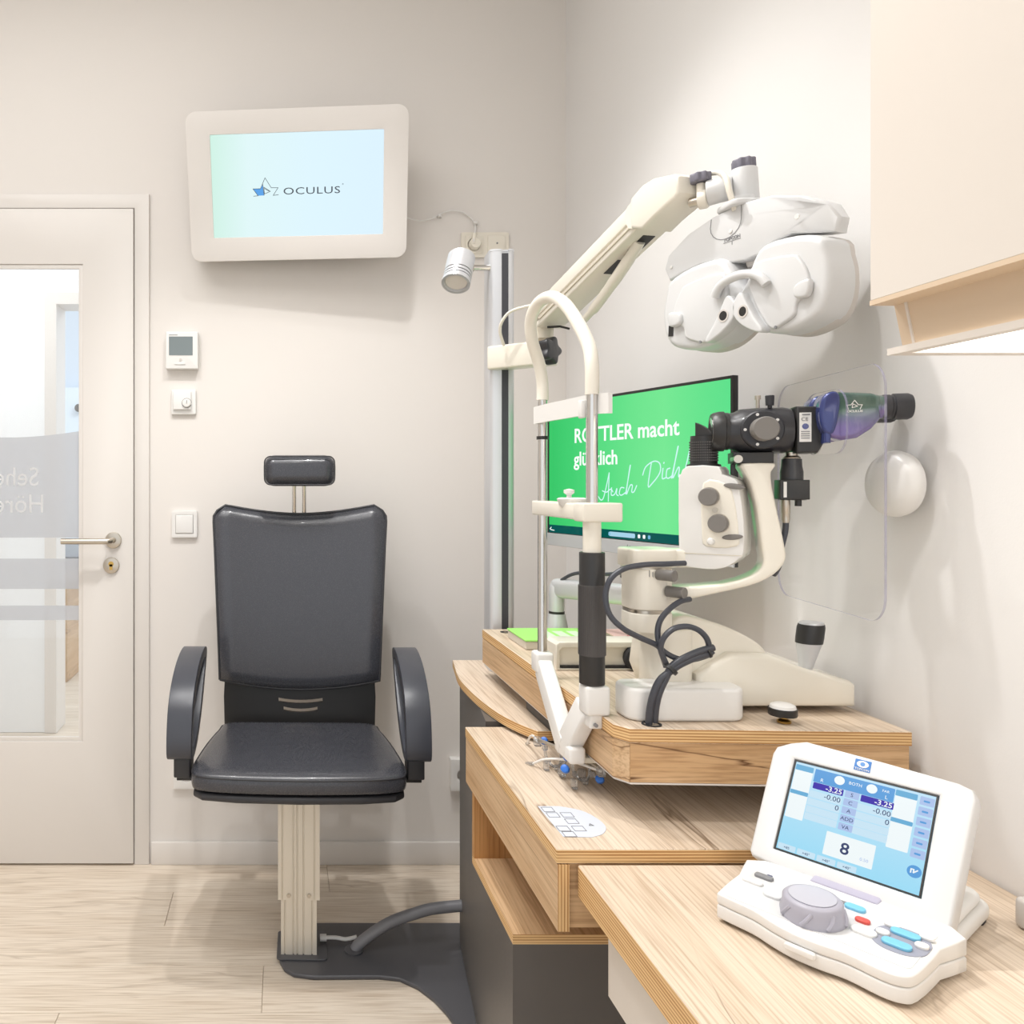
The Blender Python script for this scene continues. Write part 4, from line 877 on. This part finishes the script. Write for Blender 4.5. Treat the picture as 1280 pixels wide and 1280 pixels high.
# small things on the slit lamp table
t = thing('table_knob', 'small white capped black ribbed knob lying on the slit lamp table edge', 'cap', (.740, 1.185, .8755))
part('brass_stud', B().lathe([(0, 0), (.009, 0), (.0095, .003), (.007, .005), (.004, .006), (.004, .012), (0, .012)], T(.742, 1.185, .8755)), M_brass, t)
part('ribbed_rim', B().lathe([(0, .011), (.0185, .011), (.0192, .013), (.0192, .022), (0, .022)], T(.740, 1.185, .8755), 40), M_black, t)
part('cap', B().lathe([(0, .022), (.0175, .022), (.0165, .026), (.012, .0285), (0, .029)], T(.740, 1.185, .8755), 36), M_plast, t)
t = thing('booklet', 'thick green booklet with white panels lying behind the chin rest', 'booklet', (.60, 1.78, .8755))
part('pages', B().bx(.516, .70, 1.702, 1.838, .8758, .893, .001, 1), M_pages, t)
part('cover', B().bx(.5145, .702, 1.70, 1.84, .893, .897, .001, 1), M_green, t)
for k in range(3): part('cover_panel', B().bx(.572+k*.032, .594+k*.032, 1.72, 1.80, .897, .8973), M_lightgreen, t)
t = thing('leaflet', 'pink leaflet stack with a rose coloured print, beside the green booklet', 'leaflet', (.75, 1.66, .8755))
part('sheets', B().bx(.712, .80, 1.60, 1.80, .8758, .9, .001, 1), M_pages, t)
part('front_sheet', B().bx(.711, .801, 1.599, 1.801, .9, .902), M_pink, t)
part('print', B().plate(spoly([(.735, 1.70), (.755, 1.68), (.775, 1.70), (.765, 1.73), (.745, 1.73)], 4), .902, .9023), M_rose, t)

# ================================================================== TRIAL FRAME on the instrument table
t = thing('trial_frame', 'clear optician trial frame with blue adjusting knobs lying on the instrument table', 'trial frame', (.475, 1.36, .7365))
fd_ = V((.35, -.94, 0)); fw = V((-.94, -.35, 0))                                  # along the front, toward the patient side
fc = V((.478, 1.345, .764))
def rim(c, nm):
    L_ = []
    for k in range(19):
        a = math.radians(-20 + 220*k/18); L_.append(c + fd_*.021*math.cos(a) + V((0, 0, 1))*-.021*math.sin(a) + fw*.002)
    return part(nm, B().tube(L_, .0024, 8), M_trans, t)
ra = rim(fc - fd_*.034, 'lens_rim'); rb = rim(fc + fd_*.034, 'lens_rim')
for c, o in ((fc-fd_*.034, ra), (fc+fd_*.034, rb)):
    for k in range(4):
        a = math.radians(10+60*k); p = c + fd_*.024*math.cos(a) + V((0, 0, 1))*-.022*math.sin(a)
        part('lens_clip', B().box(p, (.009, .006, .009), .001, 1), M_trans, o)
part('top_bar', B().tube([fc-fd_*.075+V((0, 0, .012)), fc-fd_*.03+V((0, 0, .014)), fc+fd_*.03+V((0, 0, .014)), fc+fd_*.075+V((0, 0, .012))], .003, 8), M_steel, t)
part('rear_bar', B().tube([fc-fd_*.06+V((.016, .006, .004)), fc+fd_*.06+V((.016, .006, .004))], .0022, 8), M_steel, t)
part('nose_rest', B().tube([fc+V((0, 0, .012)), fc+fw*.008+V((0, 0, -.004)), fc+fw*.012+V((0, 0, -.018))], .0028, 8).box(fc+fw*.012+V((0, 0, -.019)), (.01, .018, .012), .003), M_trans, t)
for s_, p in ((-1, (.460, 1.505, .741)), (1, (.436, 1.395, .741))):
    c = fc + fd_*.078*s_ + V((0, 0, .008))
    tm = part('temple_arm', B().tube([c, c+(V(p)-c)*.45+V((0, 0, .012)), c+(V(p)-c)*.8+V((0, 0, .010)), V(p)], .0022, 8, 4), M_plast, t)
    part('ear_hook', B().tube([V(p), V(p)+(V(p)-c)*.10+V((0, 0, -.001)), V(p)+(V(p)-c)*.18+V((.008, 0, -.002))], .003, 8, 3), M_trans, tm)
    part('hinge_block', B().box(c, (.012, .012, .016), .002), M_trans, t)
for p in ((.466, 1.429, .770), (.467, 1.316, .780), (.454, 1.289, .770), (.508, 1.284, .755)):
    p = V(p); dd = V((-.3, -.5, .35)).normalized()
    part('adjusting_knob', B().cyl(p-dd*.007, p+dd*.004, .0068, .0068, 20, .0025).cyl(p-dd*.022, p-dd*.006, .0016, seg=8), M_blue, t)
part('foot', B().box((.470, 1.292, .7445), (.008, .012, .015), .001).box((.498, 1.335, .7445), (.010, .012, .015), .001).box((.452, 1.375, .7445), (.008, .010, .015), .001), M_trans, t)

# ================================================================== CONSOLE on the desk
dC = V((.5878, -.8090, 0)); bC = V((.8090, .5878, 0)); tlt = math.radians(32)
upC = bC*math.sin(tlt) + V((0, 0, 1))*math.cos(tlt); nC = dC.cross(upC)
CB = frame((.518, .943, .7172), dC, bC, (0, 0, 1))                # base frame: x along the front edge, y to the back
CD = frame((.63, .97, .76), dC, upC, nC)                          # screen plane
t = thing('control_console', 'white control console with tilted touch screen, grey dial and keys on the desk', 'console', (.66, .93, .7172))
fo = [(.004, -.012), (.04, -.016), (.062, -.024), (.085, -.03), (.11, -.03), (.135, -.026), (.165, -.030), (.182, -.026), (.190, -.010), (.192, .05), (.188, .105), (.002, .105), (-.004, .05), (-.002, -.004)]
lo_ = part('base', B().plate(spoly(fo, 3), .004, .020, CB, bev=.005, seg=3), M_plast, t, smooth=60)
tp = B().plate([(x, y) for x, y in spoly(fo, 3)], .0205, .032, bev=.005, seg=3)
for v_ in tp.bm.verts:
    if v_.co.z > .026: v_.co.z += .06*max(0, v_.co.y+.03)
part('keyboard_cover', tp, M_plast, t, F=CB, smooth=60)
part('rear_base', B().plate(rrect(.186, .165, .02, 6, .095, .175), .004, .022, CB, bev=.006).plate(rrect(.176, .15, .02, 6, .095, .17), .022, .036, CB, bev=.008), M_plast, t)
part('foot', B().plate(rrect(.02, .02, .004, 3, .012, .005), 0, .005, CB), M_rubber, t)
part('foot', B().plate(rrect(.02, .02, .004, 3, .175, .005), 0, .005, CB), M_rubber, t)
part('foot', B().plate(rrect(.02, .02, .004, 3, .175, .235), 0, .005, CB), M_rubber, t)
part('foot', B().plate(rrect(.02, .02, .004, 3, .012, .235), 0, .005, CB), M_rubber, t)
sl_ = math.atan(.06); KT = CB @ T(0, 0, .0320+.0018) @ Matrix.Rotation(sl_, 4, 'X')           # sloping key surface
part('latch', B().plate(rrect(.03, .008, .003, 4), 0, .006, frame(CB @ V((.095, -.031, .018)), dC, (0, 0, 1), -bC), bev=.002), M_plast, lo_)
part('key_field', B().plate(rrect(.178, .090, .006, 4, .095, .034), 0, .0006, KT), M_inst, t)
dl = part('dial', B().lathe([(0, 0), (.031, 0), (.0315, .006), (.029, .014), (.0285, .020), (.026, .0225), (.0225, .0228), (0, .0215)], KT @ T(.088, .018, 0), 40), M_dial, t, smooth=60)
part('dial_face', B().lathe([(0, .0215), (.0215, .0222), (.0225, .0236), (.0205, .0240), (0, .0232)], KT @ T(.088, .018, 0), 36), mat('dial_top', (184, 184, 194), .35), dl)
for k in range(7):
    a = -PI*.75 + k*PI*.25; part('finger_ridge', B().tube([V((.0312*math.cos(a), .0312*math.sin(a), .003)), V((.0305*math.cos(a+.16), .0305*math.sin(a+.16), .009)), V((.0275*math.cos(a+.32), .0275*math.sin(a+.32), .016))], .0022, 8, 2), M_dial, dl, F=KT @ T(.088, .018, 0))
def key(nm, x, y, wx, wy, m, r=None, h=.004): return part(nm, B().plate(rrect(wx, wy, r or min(wx, wy)*.45, 5), 0, h, KT @ T(x, y, 0), bev=min(.0012, h*.3)), m, t)
key('key', .020, .060, .020, .009, M_print, .003); key('key', .016, .040, .022, .009, M_plast, .003)
key('key', .044, .026, .020, .012, M_inst); key('key', .112, .066, .020, .011, M_cyan)
key('key', .126, .045, .014, .009, M_red); key('key', .134, .024, .023, .014, M_plast)
key('indicator', .057, .050, .006, .005, M_greenp); key('indicator', .096, .071, .014, .007, M_print, .002, .001); key('indicator', .022, .071, .006, .003, M_navy, .001, .0008)
ke = part('key_cluster', B().plate(rrect(.048, .054, .022, 8), 0, .0012, KT @ T(.163, .036, 0)), mat('cluster_grey', (150, 152, 166), .4), t)
for (x, y, a_2, b_2, m) in ((.163, .049, .026, .012, M_cyan), (.163, .023, .026, .013, M_cyan), (.147, .036, .012, .011, M_plast), (.180, .038, .012, .011, M_plast), (.149, .057, .014, .008, M_plast), (.179, .058, .013, .009, M_plast)):
    part('key', B().plate(rrect(a_2, b_2, b_2*.45, 5), .001, .0045, KT @ T(x, y, 0), bev=.001), m, ke)
# hinge and display
part('hinge', B().plate([(.015, .028), (.115, .030), (.105, .060), (.075, .095), (.055, .065), (.035, .034)], .035, .155, frame(CB @ V((0, .085, .0)), bC, (0, 0, 1), dC), bev=.004), M_plast, t)
part('hinge_cap', B().plate([(.002, .030), (.020, .030), (.026, .044), (.006, .041)], .055, .125, frame(CB @ V((0, .088, .0)), bC, (0, 0, 1), dC), bev=.004), mat('violet_grey', (176, 172, 190), .4), t)
DO = [(-.058, -.003), (.138, -.021), (.1425, -.016), (.146, .137), (.142, .147), (.128, .151), (.053, .155), (-.028, .158), (-.046, .151), (-.060, .142), (-.063, .132), (-.062, .003)]
hsg = part('display_housing', B().plate(DO, -.028, 0, CD, holes=[[(-.0365, .0145), (.1135, .0145), (.1135, .1315), (-.0365, .1315)]], bev=.004, seg=3), M_inst, t)
part('rear_shell', B().plate([(-.05, .01), (.13, -.008), (.135, .128), (.05, .14), (-.05, .138)], -.05, -.02, CD, bev=.014, seg=4), M_inst, hsg)
part('screw_hole', B().plate(circ(.002, 10, .122, -.017), 0, .0004, CD), M_print, hsg)
part('screen_gasket', B().plate([(-.0363, .0147), (.1133, .0147), (.1133, .1313), (-.0363, .1313)], -.004, -.0015, CD, holes=[[(-.0345, .0165), (.1115, .0165), (.1115, .1295), (-.0345, .1295)]]), M_black, hsg)
cs = part('screen', B().plate([(-.036, .015), (.113, .015), (.113, .131), (-.036, .131)], -.005, -.003, CD), emit('console_screen', (160, 218, 246), .95, ('Z', [(0, (158, 222, 248)), (1, (196, 230, 250))])), t)
lg = part('logo_plate', B().plate([(.0285, .137), (.0455, .137), (.0455, .151), (.0285, .151)], 0, .0005, CD), mat('logo_plate_blue', (58, 118, 186), .4), hsg)
part('logo_eye', B().plate([(.037+.0062*math.cos(2*PI*k/24), .1455+.0042*math.sin(2*PI*k/24)) for k in range(24)], .0005, .0008, CD), M_plast, lg)
part('logo_pupil', B().plate(circ(.0026, 18, .037, .1455), .0008, .001, CD), mat('logo_pupil_blue', (90, 140, 200), .4), lg)
text('lettering', 'TOPCON', .0036, CD @ T(.0295, .1378, .0006), M_plast, lg, sx=1.0)
E_w = emit('ui_white', (240, 248, 250), .97); E_b = emit('ui_blue', (96, 164, 226), .9); E_p = emit('ui_violet', (66, 52, 176), .9)
E_l = emit('ui_lilac', (178, 200, 240), .92); E_bar = emit('ui_pale', (202, 230, 246), .96); E_bl2 = emit('ui_bar_blue', (110, 180, 222), .9); E_dk = emit('ui_ink', (70, 84, 130), .7)
def ui(nm, x0, x1, y0, y1, m, z=-.0029, r=.0008): return part(nm, B().plate(rrect(x1-x0, y1-y0, r, 2, (x0+x1)/2, (y0+y1)/2), z, z+.0003, CD), m, cs)
def uit(s_, x, y, size, m, z=-.0024, al='LEFT', bd=0): return text('lettering', s_, size, CD @ T(x, y, z), m, cs, align=al, bold=bd, th=.0001)
ui('title_bar', -.0115, .0725, .110, .1265, E_b)
for (x0, x1) in ((-.0335, -.0135), (.0735, .0945)):
    ui('side_panel', x0, x1, .058, .120, E_w); ui('side_bar', x0, x1, .1195, .1265, E_bl2, -.0026); ui('side_bar', x0, x1, .0885, .0935, E_bl2, -.0026)
for x in (.016, .050): part('title_disc', B().plate(circ(.0055, 20, x, .1195), -.0026, -.0022, CD), E_w, cs)
uit('R', -.004, .112, .006, E_w); uit('L', .064, .112, .006, E_w); uit('BOTH', .033, .118, .0052, E_w, al='CENTER'); uit('FAR', .064, .1195, .0042, E_w, al='CENTER')
for (x0, x1) in ((-.0105, .0225), (.041, .074)):
    ui('value_highlight', x0, x1, .1015, .1095, E_p, -.0026)
    uit('-3.25', x1-.001, .1027, .0088, E_w, -.0022, 'RIGHT', .0001); uit('-0.00', x1-.001, .0925, .0088, E_dk, al='RIGHT'); uit('0', x1-.001, .0825, .0088, E_dk, al='RIGHT')
    for y in (.090, .080, .0705, .0615): ui('value_row', x0-.002, x1, y, y+.0085, E_bar, -.0029)
for y, s_ in ((.1015, 'S'), (.0915, 'C'), (.0815, 'A'), (.0715, 'ADD'), (.0615, 'VA')):
    ui('axis_key', .0245, .0392, y, y+.0085, E_l, -.0027); uit(s_, .0318, y+.002, .0062, E_dk, -.0023, 'CENTER')
ui('chart_panel', .0145, .065, .0275, .0555, E_w); uit('8', .031, .0345, .019, E_dk, al='LEFT', bd=.0003); uit('0.50', .052, .0335, .005, E_l)
for k in range(4): ui('menu_key', -.033+k*.0215, -.0135+k*.0215, .0175, .0245, E_bar); uit('\u00d740\u00b0' if k else '\u00d785', -.0232+k*.0215, .0192, .0042, E_dk, al='CENTER')
for k in range(6): ui('side_key', .097, .1105, .1165-k*.0122, .1262-k*.0122, E_l); ui('key_sign', .1005, .1065, .1200-k*.0122, .1222-k*.0122, E_b, -.0026)
part('round_key', B().plate(circ(.0068, 24, .1035, .0405), -.0029, -.0025, CD), E_b, cs); part('key_sign', B().strokes([[(.1005, .0385), (.1005, .0425), (.103, .0425), (.103, .039), (.1065, .0425)]], .0012, -.0025, CD), E_w, cs)
t = thing('grey_device', 'small pale grey rounded device on the desk at the right picture edge', 'device', (.862, .89, .7172))
part('case', B().plate(rrect(.055, .09, .006, 5, .8745, .884), .7175, .752, bev=.005), M_instg, t)
part('top_cover', B().plate(rrect(.046, .08, .006, 5, .8745, .884), .752, .754, bev=.0008, seg=1), M_inst, t)

# ================================================================== EXAMINATION CHAIR
CHX, CHY, CZ0 = .0415, 2.105, .0118
t = thing('examination_chair', 'black leather examination chair with headrest and armrests on a pale aluminium pole', 'chair', (CHX, CHY, CZ0), math.radians(-1.5))
W = WM[t.name]
dz = -CZ0
CF = W @ T(0, 0, dz)                                                       # chair frame with heights above the floor
# telescopic pole
def grooved(hw, hd, xs, g=.0022, dp=.004):
    o = [(-hw, hd), (-hw, -hd)]
    for x in xs: o += [(x-g, -hd), (x-g*.6, -hd+dp), (x+g*.6, -hd+dp), (x+g, -hd)]
    o += [(hw, -hd)]
    for y in (-hd*.4, -hd*.05, hd*.4): o += [(hw, y-g), (hw-dp, y-g*.5), (hw-dp, y+g*.5), (hw, y+g)]
    o += [(hw, hd)]
    return o
part('lower_pole', B().plate(grooved(.046, .045, (-.036, -.014, -.004, .012, .034)), .012, .30, CF), M_alupole, t, smooth=20)
up_p = part('upper_pole', B().plate(grooved(.0535, .052, (-.042, -.014, -.004, .012, .040)), .160, .475, CF), M_alupole, t, smooth=20)
for x in (-.026, .026): part('bolt', B().cyl(CF @ V((x, -.052, .172)), CF @ V((x, -.056, .172)), .0055, seg=6), M_steel, up_p)
part('foot_bracket', B().plate(rrect(.13, .13, .01, 4, .008, 0), .012, .016, CF, bev=.001), M_plate, t)
# seat
so = [(-.212, .215), (-.228, .16), (-.245, .06), (-.257, -.05), (-.262, -.13), (-.258, -.178), (-.235, -.203), (-.15, -.218), (0, -.224), (.15, -.218), (.235, -.203), (.258, -.178), (.262, -.13), (.257, -.05), (.245, .06), (.228, .16), (.212, .215), (.10, .222), (-.10, .222)]
def pillow(outline, prof):
    t_ = bmesh.new(); rings = []
    for k_, z_ in prof:
        rings.append([t_.verts.new((p.x*k_, p.y*k_, z_)) for p in outline] if k_ > 0 else [t_.verts.new((0, 0, z_))])
    n_ = len(outline); t_.faces.new(rings[0][::-1])
    for a_1, b_1 in zip(rings, rings[1:]):
        for k in range(n_):
            k2 = (k+1) % n_
            t_.faces.new((a_1[k], a_1[k2], b_1[k2], b_1[k]) if len(b_1) > 1 else (a_1[k], a_1[k2], b_1[0]))
    bmesh.ops.recalc_face_normals(t_, faces=t_.faces[:]); return t_
sb = B().add(pillow(spoly([V(q+(0,)) for q in so], 3), [(.975, .494), (.995, .497), (1.0, .505), (1.002, .516), (.998, .524), (.988, .5305), (.97, .535), (.94, .538), (.85, .5405), (.65, .5425), (.35, .544), (0, .5445)]), CF)
seat = part('seat', sb, M_leather, t, smooth=70)
part('piping', B().tube([V((x*.994, y*.994+.0, .529)) for x, y in [(p.x, p.y) for p in spoly([V(q+(0,)) for q in so], 3)]]+[V((so[0][0]*.994, so[0][1]*.994, .529))], .0022, 8), M_blackp, seat, F=CF, smooth=80)
part('seat_shell', B().plate([(x*.985, y*.985) for x, y in so], .470, .489, CF, bev=.007), M_blackp, t)
part('seat_carrier', B().bx(-.13, .13, -.12, .14, .452, .472, .004, M=CF), M_blackp, t)
# backrest: a thick curved pad
bpad = bmesh.new(); NX, NZ = 20, 26; fr, bk2 = {}, {}
def back_pt(i, j, th):
    s_ = i/NX*2-1; q_ = j/NZ
    z0 = .622 + .033*s_*s_; z1 = 1.137 + .033*abs(s_)**1.8
    z = z0 + (z1-z0)*q_; hw = .2335 + (.2605-.2335)*q_**1.1 - .002*math.sin(PI*q_)
    cr = 1.0
    if q_ > .94: cr = 1 - .05*max(0, (q_-.94)/.06)**2
    y = .232 + .062*q_ + .022*(1-s_*s_) - .02*math.sin(PI*q_) 
    z -= .022*max(0, (abs(s_)-.88)/.12)**2.2*max(0, q_-.75)*4
    edge = max(abs(s_), abs(q_*2-1))
    puff = .016*(1-min(1, max(0, (edge-.90)/.10))**2)
    return V((s_*hw*cr, y + (.030+puff*.3 if th else -puff), z))
for th, dct in ((0, fr), (1, bk2)):
    for i in range(NX+1):
        for j in range(NZ+1): dct[i, j] = bpad.verts.new(back_pt(i, j, th))
for i in range(NX):
    for j in range(NZ):
        bpad.faces.new((fr[i, j], fr[i+1, j], fr[i+1, j+1], fr[i, j+1])); bpad.faces.new((bk2[i, j], bk2[i, j+1], bk2[i+1, j+1], bk2[i+1, j]))
per = [(i, 0) for i in range(NX)]+[(NX, j) for j in range(NZ)]+[(i, NZ) for i in range(NX, 0, -1)]+[(0, j) for j in range(NZ, 0, -1)]
for a, b2 in zip(per, per[1:]+per[:1]): bpad.faces.new((fr[a], bk2[a], bk2[b2], fr[b2]))
bmesh.ops.recalc_face_normals(bpad, faces=bpad.faces[:])
rim_pts = [fr[p].co.copy() for p in per]
br_ = part('backrest', B().add(bpad), M_leather, t, F=CF, smooth=50)
part('piping', B().tube(rim_pts+rim_pts[:1], .0036, 8), M_blackp, br_, F=CF, smooth=80)
# lumbar shell with two slots
def slot(zc, hw, hh=.0055, sag=.006):
    n = 8; up2 = [(-hw+2*hw*k/n, zc+hh-sag*(1-(2*k/n-1)**2)) for k in range(n+1)]; dn = [(x, z-2*hh) for x, z in reversed(up2)]
    return [(x+.003, z) for x, z in dn[::-1]] + [(x+.003, z) for x, z in up2[::-1]]
shp = [(-.222, .515), (.222, .515), (.224, .60), (.218, .72), (-.218, .72), (-.224, .60)]
part('lumbar_shell', B().plate(shp, 0, .010, frame((0, .268, 0), (1, 0, 0), (0, 0, 1), (0, -1, 0)), holes=[slot(.5905, .065), slot(.5645, .050)]), M_black, t, F=CF, smooth=30)
part('rear_frame', B().bx(-.20, .20, .338, .352, .66, 1.08, .006), M_blackp, t, F=CF)
part('back_bracket', B().plate([(.05, .462), (.30, .462), (.312, .48), (.312, .70), (.30, .70), (.30, .50), (.05, .475)], .105, .14, frame((0, 0, 0), (0, 1, 0), (0, 0, 1), (1, 0, 0)), bev=.002), M_black, t, F=CF)
part('back_bracket', B().plate([(.05, .462), (.30, .462), (.312, .48), (.312, .70), (.30, .70), (.30, .50), (.05, .475)], -.14, -.105, frame((0, 0, 0), (0, 1, 0), (0, 0, 1), (1, 0, 0)), bev=.002), M_black, t, F=CF)
# headrest
hd = part('headrest', B().box((0.0, .268, 1.267), (.213, .078, .092), .034, 8), M_leather, t, F=CF, smooth=80)
part('piping', B().tube([V((x, .232+.0, z)) for x, z in rrect(.205, .083, .018, 6, 0, 1.267)]+[V((.1025, .232, 1.267+.0235))], .0018, 8), M_blackp, hd, F=CF, smooth=80)
for x in (-.0165, .0135): part('headrest_rod', B().cyl((x, .352, 1.00), (x, .300, 1.25), .0062), M_chrome, t, F=CF)
# armrests: closed loops seen nearly from the front
ol = [(-.150, .565), (-.146, .62), (-.125, .675), (-.080, .718), (-.015, .750), (.06, .768), (.125, .772), (.165, .764), (.172, .746), (.145, .712), (.095, .655), (.035, .600), (-.025, .562), (-.085, .543), (-.13, .545)]
il = [(-.122, .570), (-.118, .610), (-.098, .655), (-.055, .697), (.005, .722), (.065, .740), (.115, .746), (.132, .740), (.120, .716), (.080, .676), (.025, .622), (-.03, .587), (-.075, .570), (-.105, .562)]
for sx in (-1, 1):
    ap_ = part('armrest', B().plate(spoly(ol, 3), -.031, .031, frame((sx*.294, 0, 0), (0, 1, 0), (0, 0, 1), (1, 0, 0)), holes=[spoly(il, 3)], bev=.009, seg=4), M_arm, t, F=CF, smooth=60)
    part('armrest_post', B().bx(sx*.290-.021, sx*.290+.021, -.125, -.060, .497, .555, .004), M_blackp, t, F=CF)
    part('armrest_carrier', B().bx(min(sx*.12, sx*.305), max(sx*.12, sx*.305), -.115, -.075, .487, .4965, .002), M_black, t, F=CF)
